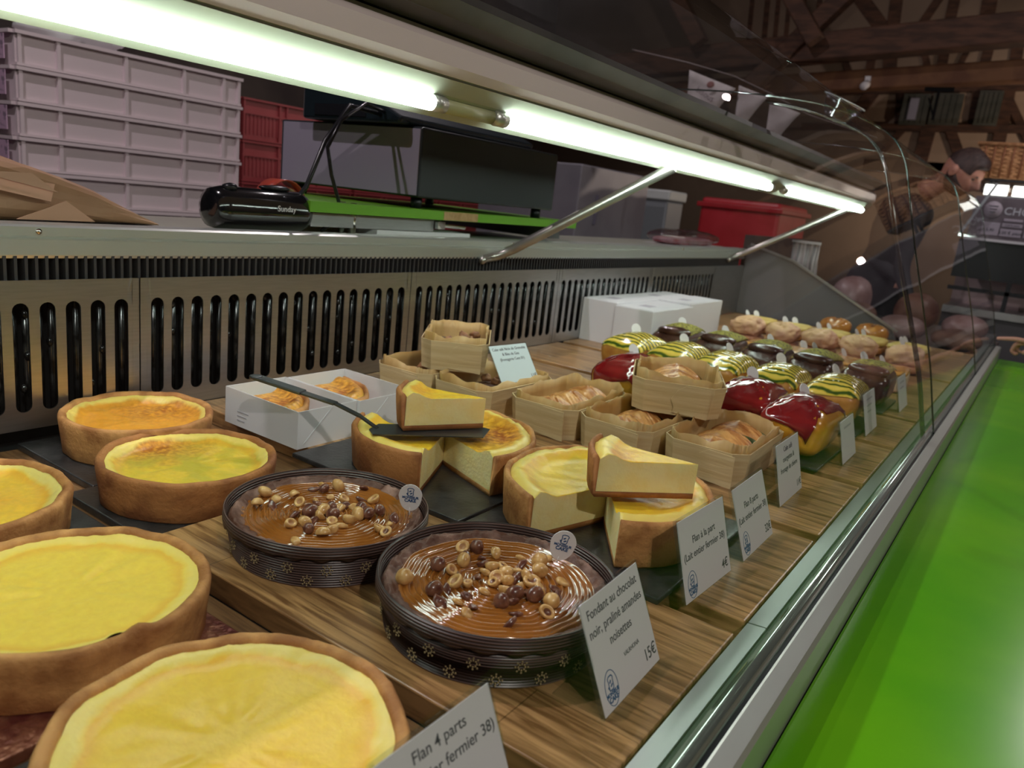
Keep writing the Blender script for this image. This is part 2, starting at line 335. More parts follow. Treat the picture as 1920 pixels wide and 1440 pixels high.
# slotted panels
def vent_panel(y0, y1, zt=.184):
    """sheet steel with a row of upright round-ended slots, cut as real openings"""
    bm = bmesh.new(); n = 17; w_ = (y1-y0)/(n+.66); hw = .0092; z0s, z1s = .022, .157; ph = 8
    def quad(a): 
        try: bm.faces.new([bm.verts.new((WX, p[0], p[1])) for p in a])
        except Exception: pass
    m_ = (y1-y0-n*w_)/2
    quad([(y0+.001, 0), (y0+m_, 0), (y0+m_, zt), (y0+.001, zt)]); quad([(y1-m_, 0), (y1-.001, 0), (y1-.001, zt), (y1-m_, zt)])
    for k in range(n):
        a = y0+m_+k*w_; b = a+w_; c = (a+b)/2
        quad([(a, z0s+hw), (c-hw, z0s+hw), (c-hw, z1s-hw), (a, z1s-hw)]); quad([(c+hw, z0s+hw), (b, z0s+hw), (b, z1s-hw), (c+hw, z1s-hw)])
        for zc, sg, ze in ((z1s-hw, 1, zt), (z0s+hw, -1, 0)):
            pts = [(c+hw*math.cos(PI*q/ph), zc+sg*hw*math.sin(PI*q/ph)) for q in range(ph+1)]
            outer = [(b, zc)]+[(b-(b-a)*q/(ph) if 0 else (c+(b-c)*(1-2*q/ph)), ze) for q in range(ph+1)]+[(a, zc)]
            quad([(b, zc), (b, ze), pts[1], pts[0]])
            for q in range(1, ph-1):
                x0 = b+(a-b)*(q-1)/(ph-2); x1 = b+(a-b)*q/(ph-2)
                quad([(x0, ze), (x1, ze), pts[q+1], pts[q]])
            quad([(a, ze), (a, zc), pts[ph], pts[ph-1]])
    bmesh.ops.remove_doubles(bm, verts=bm.verts, dist=1e-5)
    bmesh.ops.recalc_face_normals(bm, faces=bm.faces)
    return obj('vent_panel', bm, STEEL, case, False, solid=.002)
PY = [-.513, .023, .558, 1.09, 1.625, 2.16, 2.695, 3.0]
for a, b in zip(PY, PY[1:]):
    if b-a > .4: vent_panel(a, b)
obj('back_plate', B(WX-.002, WX+.001, 2.696, 3.0, 0, .184), STEEL, case, False)
bm = bmesh.new()
y = Y0
while y < 2.7:
    tube(bm, [(WX-.02, y, .0), (WX-.02, y, .18)], .0038, 8); tube(bm, [(WX-.032, y+.007, .0), (WX-.032, y+.007, .18)], .0038, 8); y += .0149
for zz in (.05, .095, .14):
    for q in range(60): blob(.004, .004, .006, nu=5, nv=6, loc=(WX-.016, Y0+.05*q+random.random()*.03, zz-.01+random.random()*.02), bm=bm, flatb=False)
obj('evaporator_coil', bm, COIL, case)
obj('rear_wall', B(WX-.09, WX-.05, Y0, Y1, -.05, .21), DARKM, case, False)
bm = bmesh.new(); y = Y0
while y < 2.95: box(bm, WX-.03, WX-.004, y, y+.0035, .180, .212); y += .0115
obj('fin_strip', bm, M('dark_fin', (.06, .055, .06), rough=.5, metal=.4), case, False)
# ledge
bm = bmesh.new()
prism(bm, [(-1.03, .209), (-.989, .209), (-.987, .213), (-.987, .231), (-.991, .2335), (-.987, .236), (-.987, .246), (-.991, .2485), (-1.03, .2485)], Y0, Y1)
obj('ledge', bm, ALU, case, False)
bm = bmesh.new()
for yy in (.437, 1.42, 2.38):
    bm = bmesh.new(); tube(bm, [(-.9875, yy, .241), (-.9855, yy, .241)], .0035, 14); obj('screw', bm, CHROME, case)
# light canopy
PINKW = M('pinkish_white_enamel', (.66, .55, .54), rough=.42)
bm = bmesh.new()
prism(bm, [(-.640, .451), (-.606, .466), (-.600, .476), (-.602, .498), (-.612, .510), (-.66, .516), (-.9, .54), (-.92, .53), (-.70, .49)], Y0, 3.2)
obj('light_canopy', bm, PINKW, case, False)
bm = bmesh.new()
prism(bm, [(-.61, .512), (-.585, .520), (-.57, .535), (-.575, .545), (-.78, .575), (-.92, .56), (-.92, .53)], Y0, 3.2)
obj('top_housing', bm, M('dark_grey_metal', (.07, .065, .06), (.10, .09, .085), scale=8, rough=.4, metal=.5), case, False)
bm = bmesh.new()
prism(bm, [(-.655, .425), (-.618, .447), (-.606, .463), (-.636, .451), (-.662, .43)], Y0, 3.2)
obj('reflector', bm, M('light_reflector', (.42, .45, .36), rough=.3, metal=.3), case, False)
TUBEM = M('lit_fluorescent_tube', (.8, .95, .9), rough=.4, emit=(.86, 1, .91), estr=15)
for a, b in ((-.3, .70), (.845, 1.98), (2.12, 3.1)):
    bm = bmesh.new(); tube(bm, [(-.622, a, .436), (-.622, b, .436)], .0092, 14); o = obj('light_tube', bm, TUBEM, case)
    
    for e in (a-.022, b):
        bm = bmesh.new(); tube(bm, [(-.622, e, .436), (-.622, e+.022, .436)], .0095, 14); obj('tube_cap', bm, ALU, o)
bm = bmesh.new(); tube(bm, [(-.628, .724, .437), (-.628, .823, .437)], .0088, 14); obj('tube_holder', bm, M('olive_plastic', (.45, .45, .25), rough=.4), case)
# front rail
bm = bmesh.new(); prism(bm, [(-.150, -.03), (-.150, .0), (-.134, .0015), (-.134, -.03)], Y0, .639)
prism(bm, [(-.150, -.03), (-.150, .0), (-.134, .0015), (-.134, -.03)], .641, 3.4); obj('inner_rail', bm, M('satin_rail', (.55, .62, .58), rough=.28, metal=.85), case, False)
bm = bmesh.new(); prism(bm, [(-.133, -.03), (-.133, .0), (-.129, .0), (-.126, .005), (-.121, .0055), (-.1165, .001), (-.1165, -.03)], Y0, 3.4); obj('glazing_bead', bm, M('polished_bead', (.40, .50, .42), rough=.12, metal=.9), case)
obj('rail_seal', B(-.1164, -.1125, Y0, 3.4, -.03, -.002), BLACKP, case, False)
bm = bmesh.new(); prism(bm, [(-.1124, -.06), (-.1124, -.0005), (-.1105, .0), (-.097, -.0005), (-.094, -.004), (-.094, -.06)], Y0, 3.4); obj('outer_rail', bm, M('outer_rail_metal', (.50, .50, .47), rough=.35, metal=.6), case, False)
# curved glass
GP = [(-.1145, -.002), (-.128, .05), (-.146, .12), (-.175, .21), (-.206, .30), (-.232, .38), (-.250, .44), (-.264, .48), (-.283, .512), (-.308, .534), (-.339, .549), (-.39, .567), (-.46, .583), (-.60, .598), (-.80, .604)]
def smoothp(P, k=4):
    out = []
    for i in range(len(P)-1):
        p0, p1, p2, p3 = P[max(i-1, 0)], P[i], P[i+1], P[min(i+2, len(P)-1)]
        for s in range(k):
            t = s/k; out.append(tuple(.5*((2*p1[d])+(-p0[d]+p2[d])*t+(2*p0[d]-5*p1[d]+4*p2[d]-p3[d])*t*t+(-p0[d]+3*p1[d]-3*p2[d]+p3[d])*t**3) for d in (0, 1)))
    return out+[P[-1]]
GS = smoothp(GP)
EDGE = glassmat('glass_edge', (.35, .5, .45), .8, .25, .05)
for a, b in ((Y0, 1.605), (1.608, 2.52), (2.523, 3.4)):
    bm = bmesh.new(); ny = 40; V = []
    for i in range(ny+1):
        yy = a+(b-a)*i/ny
        V.append([bm.verts.new((x+.0007*noise.noise(Vector((yy*3, z*9, 1))), yy, z+.0007*noise.noise(Vector((yy*4, x*9, 3))))) for x, z in GS])
    for A, C_ in zip(V, V[1:]):
        for k in range(len(GS)-1): bm.faces.new((A[k], C_[k], C_[k+1], A[k+1]))
    g = obj('glass_pane', bm, GLASS, case, True)
    for e in (a, b):
        bm = bmesh.new(); tube(bm, [(x, e, z) for x, z in GS], .0016, 6); obj('polished_edge', bm, EDGE, g)
# added rib shaping the bracket's reflected image near the second joint; struts
bm = bmesh.new(); rib = [(x-.006-.02*max(0, (z-.1))*1.2, z*.965) for x, z in GS if x > -.5]
for k in range(len(rib)-1):
    (x0, z0), (x1, z1) = rib[k], rib[k+1]
    q = [bm.verts.new(p) for p in ((x0, 1.50, z0), (x1, 1.50, z1), (x1, 1.53, z1), (x0, 1.53, z0))]; bm.faces.new(q)
bmesh.ops.remove_doubles(bm, verts=bm.verts, dist=1e-5)
obj('bracket_reflection_rib', bm, glassmat('grey_reflection_glass', (.45, .45, .45), .6, .22, .08), case, True, solid=.004)
for yy in (1.36, 2.86):
    bm = bmesh.new(); tube(bm, [(-.978, yy-.06, .205), (-.985, yy-.045, .209), (-.985, yy, .215), (-.95, yy+.012, .235), (-.63, yy+.05, .43)], [.007, .009, .010, .0105, .0105], 12); obj('strut', bm, M('satin_tube', (.42, .40, .37), rough=.3, metal=.8), case)
# grey end panel with clear glass over it
bm = bmesh.new(); prism(bm, [(WX, 0), (-.40, 0), (-.42, .035), (-.80, .222), (-.97, .262), (WX, .262)], 3.0, 3.012); obj('end_panel', bm, M('grey_end_panel', (.13, .13, .135), rough=.35), case, False)
bm = bmesh.new(); bar(bm, (-.97, 2.997, .268), (-.80, 2.997, .226), .008, .01, (0, 1, 0)); bar(bm, (-.80, 2.997, .226), (-.40, 2.997, .03), .008, .012, (0, 1, 0)); obj('end_trim', bm, STEEL, case, False)
# rear work counter
COUNT = M('pale_counter', (.42, .43, .34), (.38, .38, .31), scale=10, rough=.3)
ct = thing('rear_counter', 'pale narrow work counter running behind the case ledge', 'counter')
obj('worktop', B(-1.30, -1.031, Y0, 3.1, .215, .242), COUNT, ct, False)
obj('base_panel', B(-1.29, -1.08, Y0, 3.1, FL, .215), M('grey_panel', (.2, .2, .2), rough=.5), ct, False)
# green customer shelf
cs = thing('customer_counter', 'glossy green counter running along the front of the glass case', 'counter')
obj('countertop', B(-.093, .5, Y0, 3.38, -.075, -.045), GREEN, cs, False, bevel=.003)
obj('front_panel', B(.44, .46, Y0, 3.36, FL, -.075), M('grey_panel', (.2, .2, .2)), cs, False)
obj('case_base', B(WX-.09, -.1, Y0, 3.0, FL, -.051), M('grey_panel', (.2, .2, .2)), case, False)

# ------------------------------------------------------------------ boards, slates
def board(x0, x1, y0, y1, z0, z1, mat, label, name='serving_board', cat='board', bev=.0015):
    cx, cy = (x0+x1)/2, (y0+y1)/2
    o = obj(name, B(x0-cx, x1-cx, y0-cy, y1-cy, 0, z1-z0), mat, None, False, (cx, cy, z0), bevel=bev); return tag(o, label, cat)
board(-.626, -.153, .366, .613, -.0235, 0, WOODB, 'thick oak board under the two chocolate tarts')
board(-.980, -.153, .640, .880, -.0235, 0, WOODB, 'oak board under the two cut flans', )
board(-.980, -.153, .903, 1.133, -.0235, 0, WOODB, 'oak board under the wooden savoury cake baskets')
board(-.980, -.153, 1.158, 1.395, -.0235, 0, WOODB, 'oak board under the red glazed loaves')
board(-.980, -.153, 1.42, 1.655, -.0235, 0, WOODB, 'oak board under the courgette loaves')
board(-.980, -.153, 1.68, 2.25, -.0235, 0, WOODB, 'oak board under the chocolate loaves and closed boxes')
board(-.980, -.153, 2.27, 2.98, -.0235, 0, WOODB, 'oak board at the far end under the brioche buns')
board(-.980, -.153, -.3, .364, -.0238, -.0222, WOODD, 'thin dark wood sheet under the nearest whole flans', bev=0)
board(-.980, -.628, .366, .6385, -.0238, -.0222, WOODD, 'thin dark wood sheet in the rear left corner under two flans', bev=0)
board(-.627, -.153, .6145, .639, -.0238, -.0222, WOODD, 'narrow dark wood strip in the gap behind the chocolate tarts', bev=0)
board(-.978, -.80, .40, .607, -.0221, -.0135, SLATE, 'black slate under the flan against the steel back', 'slate_tray', 'tray')
board(-.799, -.64, .372, .57, -.0221, -.0135, SLATE, 'black slate under the greenish flan beside the white boxes', 'slate_tray', 'tray')
board(-.86, -.648, .13, .362, -.0221, -.0135, SLATE, 'black slate under the flan cut off by the left edge', 'slate_tray', 'tray')
board(-.43, -.21, .10, .30, -.0221, -.0135, SLATE, 'black slate under the nearest flan in the foreground', 'slate_tray', 'tray')
FOIL = M('embossed_copper_foil', (.16, .035, .03), (.32, .12, .07), scale=60, rough=.3, metal=.5, bump=1, bscale=160)
board(-.64, -.44, .12, .34, -.0221, -.0135, FOIL, 'dark copper textured tray under the folded-rim flan', 'copper_tray', 'tray')
board(-.715, -.449, .600, .850, .0, .006, SLATE, 'black slate under the cut flan with the spatula', 'slate_tray', 'tray')
board(-.445, -.222, .606, .850, .0, .006, SLATE, 'black slate under the cut flan behind the price signs', 'slate_tray', 'tray')
for k, (y0, lab) in enumerate(((1.146, 'red glazed loaves'), (1.415, 'courgette loaves'), (1.665, 'chocolate loaves'))):
    board(-.70, -.215, y0, y0+.165, 0, .005, SLATE, 'long black slate under the row of '+lab, 'slate_tray', 'tray')

# ------------------------------------------------------------------ flans
def flan(label, cx, cy, R, z0, h, seed, cmat, crust=CRUST, dip=.011, wz=.002, dent=None, group=None):
    t = thing('custard_flan', label, 'flan', (cx, cy, z0))
    th = .009; Rb = R-.004
    prof = [(0, 0), (Rb*.5, 0), (Rb-.002, 0), (Rb, .002), (Rb+.001, h*.35), (R-.001, h*.7), (R, h-.004), (R-.0015, h-.001), (R-.0035, h), (R-th+.001, h-.0012), (R-th-.0005, h-.004), (R-th-.001, h-.014), (R-th-.001, h-.02)]
    bm = revolve(prof, n=160, wob=.0022, wz=wz, seed=seed, fine=.0006)
    if dent:
        for v in bm.verts:
            a = math.degrees(math.atan2(v.co.y, v.co.x)); d = (a-dent+180) % 360-180
            if v.co.z > .012: 
                k = math.exp(-(d/9)**2)*(v.co.z/h)
                v.co.x *= 1-.11*k; v.co.y *= 1-.11*k; v.co.z += .005*math.exp(-((d-8)/4)**2)*(v.co.z/h)-.005*k
    obj('crust', bm, crust, t)
    Rc = R-th+.0005; pr = []
    for k in range(30):
        f = k/29; r = Rc*f; e = max(0, (f-.80)/.20)
        z = h-dip+(dip-.0045)*min(1, e*1.25)**1.5; pr.append((r, z))
    bm = revolve(pr, n=160, wob=.0012, wz=wz, seed=seed)
    for v in bm.verts:
        r = math.hypot(v.co.x, v.co.y); p = Vector((v.co.x*55, v.co.y*55, seed)); f = r/Rc
        v.co.z += .0007*noise.noise(p)+(.0011*noise.noise(p*3.3) if f > .86 else 0)
        if dent:
            a = math.degrees(math.atan2(v.co.y, v.co.x)); d = (a-dent+180) % 360-180; k = math.exp(-(d/9)**2)*max(0, f-.8)*5
            v.co.x *= 1-.11*k; v.co.y *= 1-.11*k
    obj('custard', bm, cmat, t)
    return t
ZB = -.0135
flan('whole flan with deep orange top against the steel back', -.8925, .505, .0885, ZB, .047, 1, custard('flan_top_amber', .0885, 1, base=(.80, .36, .03), amt=.85, brown=(.42, .11, .01), off=(-.25, .55), rad=.62), dip=.014)
flan('whole flan with greenish yellow top and browned left side', -.726, .468, .0925, ZB, .0445, 2, custard('flan_top_lime', .0925, 2, base=(.80, .56, .05), green=(.62, .50, .045), amt=1, brown=(.45, .13, .01), off=(-.75, .0), rad=.62), crust=CRUSTD, dip=.013)
flan('yellow whole flan cut off by the left edge, middle of the left side', -.758, .250, .0985, ZB, .0445, 3, custard('flan_top_gold', .0985, 3, base=(.86, .56, .05), pale=(.85, .70, .2), amt=.6, off=(.2, .5), rad=.42, brown=(.75, .4, .05)), dip=.012)
flan('pale yellow flan whose crust rim is folded in at one spot', -.539, .252, .0975, ZB, .0445, 4, custard('flan_top_pale', .0975, 4, base=(.93, .64, .09), amt=.75, off=(-.35, -.95), rad=.45, brown=(.85, .3, .02)), dip=.008, dent=-6)
flan('nearest whole flan at the bottom of the picture', -.3215, .236, .1005, ZB, .0445, 5, custard('flan_top_bright', .1015, 5, base=(.93, .60, .06), amt=.4, off=(.6, -.2), rad=.5, brown=(.9, .42, .04)), dip=.009)

def sector(t, R, h, a0, a1, seed, cmat, nm='', crust=CRUST, cen=(0, 0), dip=.008):
    """an uncut piece of a sliced flan: crust shell and custard body, each with real cut faces"""
    th = .007; n = max(10, int((a1-a0)/2.2))
    prof = [(.0005, 0), (R*.5, 0), (R-.006, 0), (R-.0035, .003), (R-.001, h*.6), (R, h-.004), (R-.002, h), (R-.005, h-.0005), (R-th, h-.004), (R-th, .006), (.0005, .006)]
    obj('crust', revolve(prof, a0, a1, n, wob=.002, wz=.003, seed=seed, fine=.0006), crust, t)
    Rc = R-th; pr = [(.0005, .0061), (Rc, .0061), (Rc, h*.5), (Rc, h-.004)]
    for k in range(12, -1, -1):
        f = k/13; e = min(1, max(0, (f-.70)/.2)); pr.append((max(.0005, Rc*f), h-dip+(dip+.0015)*e*e*(3-2*e)))
    bm = revolve(pr, a0, a1, n, wob=.001, wz=.0015, seed=seed)
    for f in bm.faces:
        c = f.calc_center_median()
        f.material_index = 0 if (f.normal.z > .5 and c.z > h*.5) else 1
    for v in bm.verts:
        if v.co.z > h*.5: v.co.z += (.0008+.0028*max(0, math.hypot(v.co.x, v.co.y)/Rc-.7)*3)*noise.noise(Vector((v.co.x*70, v.co.y*70, seed)))
    o = obj('custard', bm, [cmat, CREAM], t)
    o.data.polygons.foreach_set('use_smooth', [p.material_index == 0 for p in o.data.polygons])
    return o
cF = custard('cut_flan_top_browned', .116, 6, base=(.95, .58, .03), amt=1.0, off=(.45, .35), rad=.75, brown=(.42, .1, .005))
cG = custard('cut_flan_top_yellow', .116, 8, base=(.95, .62, .04), amt=.75, off=(.7, .3), rad=.45, brown=(.75, .3, .03))
cS = custard('flan_slice_top', .112, 9, base=(.95, .60, .04), amt=.75, off=(-.6, -.5), rad=.35, brown=(.7, .25, .02))
tF = thing('sliced_flan', 'large cut flan with browned top and a spatula lying across it', 'flan', (-.571, .718, .006))
sector(tF, .1145, .050, -20, 158, 11, cF); sector(tF, .1145, .050, -158, -64, 12, cF, crust=CRUSTD)
tG = thing('sliced_flan', 'large yellow cut flan partly hidden by the nearest price signs', 'flan', (-.342, .722, .006))
sector(tG, .1145, .050, -56, 254, 13, cG)
t = thing('flan_slice', 'flan slice balanced on the spatula over the browned flan', 'flan slice', (-.531, .742, .0605)); sector(t, .110, .044, -162, -119, 14, cS, crust=CRUSTD, dip=.006)
t = thing('flan_slice', 'flan slice lying across the yellow cut flan', 'flan slice', (-.252, .738, .0575)); sector(t, .115, .044, -176, -133, 15, cS, crust=CRUSTD, dip=.006)
# spatula
sp_ = thing('cake_spatula', 'dark grey metal cake spatula under the raised flan slice', 'spatula', (-.600, .630, .0583))
SPM = M('dark_satin_metal', (.10, .11, .12), rough=.3, metal=.8)
bm = bmesh.new(); prism(bm, [(-.012, -.004), (.004, -.014), (.09, .085), (.075, .118), (.055, .115), (-.02, .02)], 0, .0012, 'z'); obj('blade', bm, SPM, sp_, False)
bm = bmesh.new(); pts = [(-.008, .006, .0008), (-.03, -.002, .012), (-.06, -.014, .022), (-.155, -.05, .036)]
for p, q, w0 in zip(pts, pts[1:], (.006, .008, .012)): bar(bm, p, q, w0, .0022)
obj('shaft', bm, SPM, sp_, False)
bm = bmesh.new(); bar(bm, (-.10, -.0295, .0285), (-.16, -.052, .0372), .016, .004); tube(bm, [(-.16, -.052, .0355), (-.16, -.052, .0392)], .008, 16); obj('handle', bm, SPM, sp_, False, bevel=.001)

# ------------------------------------------------------------------ chocolate tarts
CASE_P = M('brown_paper_mould', (.050, .022, .018), (.070, .034, .028), scale=20, rough=.3)
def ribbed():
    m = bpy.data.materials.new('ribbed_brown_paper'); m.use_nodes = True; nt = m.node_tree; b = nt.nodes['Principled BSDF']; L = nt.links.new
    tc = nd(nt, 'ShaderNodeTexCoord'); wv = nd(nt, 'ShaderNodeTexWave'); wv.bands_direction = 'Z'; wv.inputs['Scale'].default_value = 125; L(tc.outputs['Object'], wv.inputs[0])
    r = ramp(nt, wv.outputs['Fac'], [(.45, (.026, .012, .010)), (.95, (.13, .075, .065))]); L(r.outputs[0], b.inputs['Base Color']); b.inputs['Roughness'].default_value = .35  # lighter bands paint the glint of the ridges into the colour
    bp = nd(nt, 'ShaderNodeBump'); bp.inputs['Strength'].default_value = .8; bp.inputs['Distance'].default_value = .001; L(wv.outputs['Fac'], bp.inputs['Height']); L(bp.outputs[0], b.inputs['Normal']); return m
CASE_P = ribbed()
BROWN = M('chocolate_cake', (.10, .036, .02), (.38, .22, .17), scale=40, rough=.55, bump=1, bscale=120, lo=.45, hi=.75)
PRAL = M('praline_glaze', (.26, .085, .012), (.34, .12, .02), scale=20, rough=.12, coat=.8, bump=.15, bscale=60)
GOLD = M('gold_print', (.36, .28, .15), rough=.5)
NUTM = M('toasted_hazelnut', (.50, .25, .07), (.74, .46, .18), scale=120, rough=.35, coat=.3, lo=.35, hi=.65)
NUTD = M('hazelnut_skin', (.10, .028, .018), (.22, .09, .05), scale=120, rough=.3, coat=.3)
NUTC = M('nut_hollow', (.42, .20, .08), rough=.5)
def nut_mesh(kind, seed):
    if kind == 'whole':
        bm = blob(.0062, .0062, .0068, nu=12, nv=16, nz=.0006, fr=180, seed=seed, flatb=False)
    elif kind == 'half':
        prof = [(0, -.0055), (.0035, -.0048), (.0060, -.0022), (.0066, .0002), (.0060, .0012), (.0046, .0012), (.0032, .0003), (.0020, -.0006), (0, -.0009)]
        bm = revolve(prof, n=20, wob=.0016, wz=.002, seed=seed, fr=1.3)
        for f in bm.faces:
            c = f.calc_center_median()
            if math.hypot(c.x, c.y) < .0030 and c.z > -.003: f.material_index = 1
    else:
        bm = blob(.006, .0045, .0022, nu=8, nv=12, nz=.002, fr=260, seed=seed, flatb=False)
    me = bpy.data.meshes.new('hazelnut'); bm.to_mesh(me); bm.free(); return me
NM = []
for k, s, ms in (('whole', 1, [NUTM]), ('whole', 2, [NUTD]), ('half', 3, [NUTM, NUTC]), ('half', 4, [NUTM, NUTC]), ('half', 5, [NUTM, NUTD]), ('chip', 6, [NUTM]), ('chip', 7, [NUTD]), ('chip', 8, [NUTD])):
    me = nut_mesh(k, s)
    for m_ in ms: me.materials.append(m_)
    me.polygons.foreach_set('use_smooth', [True]*len(me.polygons)); NM.append(me)
def pick(cx, cy, z, rz, label, h=.026, small=1.0, lean=-.15, group=None, tz=0):
    t = thing('cake_pick', label, 'cake pick', (cx, cy, z), rz, group)
    t.rotation_euler = (lean, tz, rz)
    bm = bmesh.new(); s = small; P = [(.0115*s*math.cos(a)*(1 if math.sin(a) > 0 else .95), (.016+.0135*math.sin(a)*(.95 if math.sin(a) > 0 else 1.15))*s) for a in [2*PI*k/28 for k in range(28)]]
    prism(bm, P, -.0004, .0004, 'y'); obj('oval_tag', bm, PAPER, t, False)
    bm = bmesh.new(); tube(bm, [(0, 0, -.004), (0, 0, .004)], .0007, 6); obj('spike', bm, PAPER, t)
    return t
def logo(t, cx, cz, s, y=-.0006, ring=False):
    bm = bmesh.new()
    out = [(-.5, -.7), (.35, -.7), (.5, -.5), (.5, .35), (.62, .6), (.35, .85), (-.3, .85), (-.6, .65), (-.5, .35)]
    for k in range(len(out)):
        a, b = out[k], out[(k+1) % len(out)]; bar(bm, (cx+a[0]*s, y, cz+a[1]*s), (cx+b[0]*s, y, cz+b[1]*s), s*.13, .0002, (0, 1, 0))
    for a, b in (((-.25, .1), (.1, .35)), ((-.1, -.35), (.3, -.1)), ((-.5, -.5), (-.72, -.2))): bar(bm, (cx+a[0]*s, y, cz+a[1]*s), (cx+b[0]*s, y, cz+b[1]*s), s*.22, .0002, (0, 1, 0))
    if ring:
        n = 30
        for k in range(n):
            a, b = 2*PI*k/n, 2*PI*(k+1)/n; bar(bm, (cx+1.5*s*math.cos(a), y, cz-.5*s+2*s*math.sin(a)), (cx+1.5*s*math.cos(b), y, cz-.5*s+2*s*math.sin(b)), s*.09, .0002, (0, 1, 0))
    obj('logo', bm, INKB, t, False)
    text('logo_lettering', 'MONSIEUR', s*.62, INKB, t, (cx, y, cz-1.25*s), bold=s*.02); text('logo_lettering', 'CAKE', s*.85, INKB, t, (cx, y, cz-1.95*s), bold=s*.03)
def smoothq(P, k):
    out = []
    for a, b in zip(P, P[1:]):
        for q in range(k): out.append((a[0]+(b[0]-a[0])*q/k, a[1]+(b[1]-a[1])*q/k))
    return out+[P[-1]]
def tart(label, cx, cy, R, h, seed, nn, fixed=()):
    t = thing('chocolate_tart', label, 'tart', (cx, cy, 0)); Rb = R*.90; wall = h*.80
    prof = [(0, 0), (Rb-.002, 0), (Rb, .001)]; n = 26
    for k in range(1, n): f = k/n; prof.append((Rb+(R*.965-Rb)*f+.0015*(1 if k % 2 else -1), wall*f))
    prof += [(R*.965, wall), (R*.975, wall+.002), (R, wall+.001), (R*1.002, wall-.0028), (R*1.003, wall-.0028), (R*1.004, wall+.0015), (R*.998, h), (R*.985, h+.0004), (R*.970, h-.003), (R*.955, wall-.004), (R*.94, wall*.5)]
    bm = revolve(prof, n=192, seed=seed)
    for v in bm.verts:
        a = math.atan2(v.co.y, v.co.x); r = math.hypot(v.co.x, v.co.y)
        if r > R*.97 and v.co.z < wall+.0005 and v.co.z > wall*.85: v.co.z += .0013*math.sin(a*26)
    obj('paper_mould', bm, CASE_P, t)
    bm = bmesh.new()                                     # printed blossoms round the ribbed wall, two staggered rows
    for q in range(34):
        a = 2*PI*q/34; z = wall*(.24 if q % 2 else .58); rr = Rb+(R*.965-Rb)*(z/wall)+.0018
        for p in range(8):
            b = PI/4*p; 
            for rad_ in (.0026, .0046):
                da = math.cos(b)*rad_/rr; dz = math.sin(b)*rad_
                bar(bm, ((rr)*math.cos(a+da), rr*math.sin(a+da), z+dz), ((rr)*math.cos(a+da+.0011/rr), rr*math.sin(a+da+.0011/rr), z+dz), .0011, .0006, (math.cos(a), math.sin(a), 0))
    obj('blossom_print', bm, GOLD, t, False)
    Rc = R*.955; pr = [(Rc-.001, h*.68), (Rc, h*.74), (Rc-.002, h*.83), (Rc-.004, h*.88), (Rc-.007, h*.86), (Rc-.010, h*.80), (Rc-.014, h*.755), (Rc-.022, h*.74)]
    bm = revolve(smoothq(pr, 4), n=300, wob=.001, wz=.0015, seed=seed+1)
    for v in bm.verts:
        p = Vector((v.co.x*120, v.co.y*120, seed)); v.co.z += .0014*noise.noise(p)+.0014*noise.noise(p*2.7)-.003*max(0, noise.noise(p*.8+Vector((5, 5, 5)))-.25)
    obj('cake_rim', bm, BROWN, t)
    Rg = Rc-.0085; pr = []; n = 90
    for k in range(n+1):
        r = Rg*k/n; z = h*.79+.0011*math.sin(r/.0052*2*PI)*(1 if r > .014 else .3)-(.003*max(0, (k/n-.93)/.07)); pr.append((r, z))
    bm = revolve(pr, n=150, wob=.003, seed=seed+2)
    for v in bm.verts: v.co.z += .0008*noise.noise(Vector((v.co.x*60, v.co.y*60, seed)))
    obj('praline_glaze', bm, PRAL, t)
    rnd = random.Random(seed*13); pl = []
    for (nx, ny, kk) in fixed: pl.append((nx, ny, kk))
    tries = 0
    while len(pl) < nn and tries < 4000:
        tries += 1
        rr = Rg*.95*abs(rnd.gauss(0, .5)); a = rnd.random()*2*PI; x, y_ = rr*math.cos(a), rr*math.sin(a)
        if rr > Rg*.88 or any((x-p[0])**2+(y_-p[1])**2 < .0083**2 for p in pl): continue
        pl.append((x, y_, rnd.choice([0, 1, 2, 3, 2, 4, 5, 5, 6, 7, 6])))
    for x, y_, kk in pl:
        o = mobj('hazelnut_piece', NM[kk], None, t, False); s = rnd.uniform(.85, 1.15) if kk else rnd.uniform(.95, 1.2)
        o.location = (x, y_, h*.79+(.005 if kk < 2 else .0042 if kk < 5 else .002)); o.scale = (s, s*rnd.uniform(.72, 1), s)
        o.rotation_euler = (rnd.choice([-.5, .3, .8, 2.6])+rnd.uniform(-.4, .4), rnd.uniform(-.7, .7), rnd.uniform(0, 6.28)) if kk > 1 else (rnd.uniform(0, 6), rnd.uniform(0, 6), 0)
    return t
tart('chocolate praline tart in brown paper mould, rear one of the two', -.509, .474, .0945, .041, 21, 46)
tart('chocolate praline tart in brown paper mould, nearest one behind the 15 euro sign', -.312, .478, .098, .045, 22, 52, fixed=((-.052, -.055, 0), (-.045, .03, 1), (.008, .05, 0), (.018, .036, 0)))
p = pick(-.455, .528, .036, .60, 'white oval pick in the rear chocolate tart', small=1.0, lean=.1); logo(p, 0, .0205, .0052)
p = pick(-.296, .545, .038, .62, 'white oval pick in the nearest chocolate tart', small=1.0, lean=.0, tz=.2); logo(p, 0, .0205, .0052)

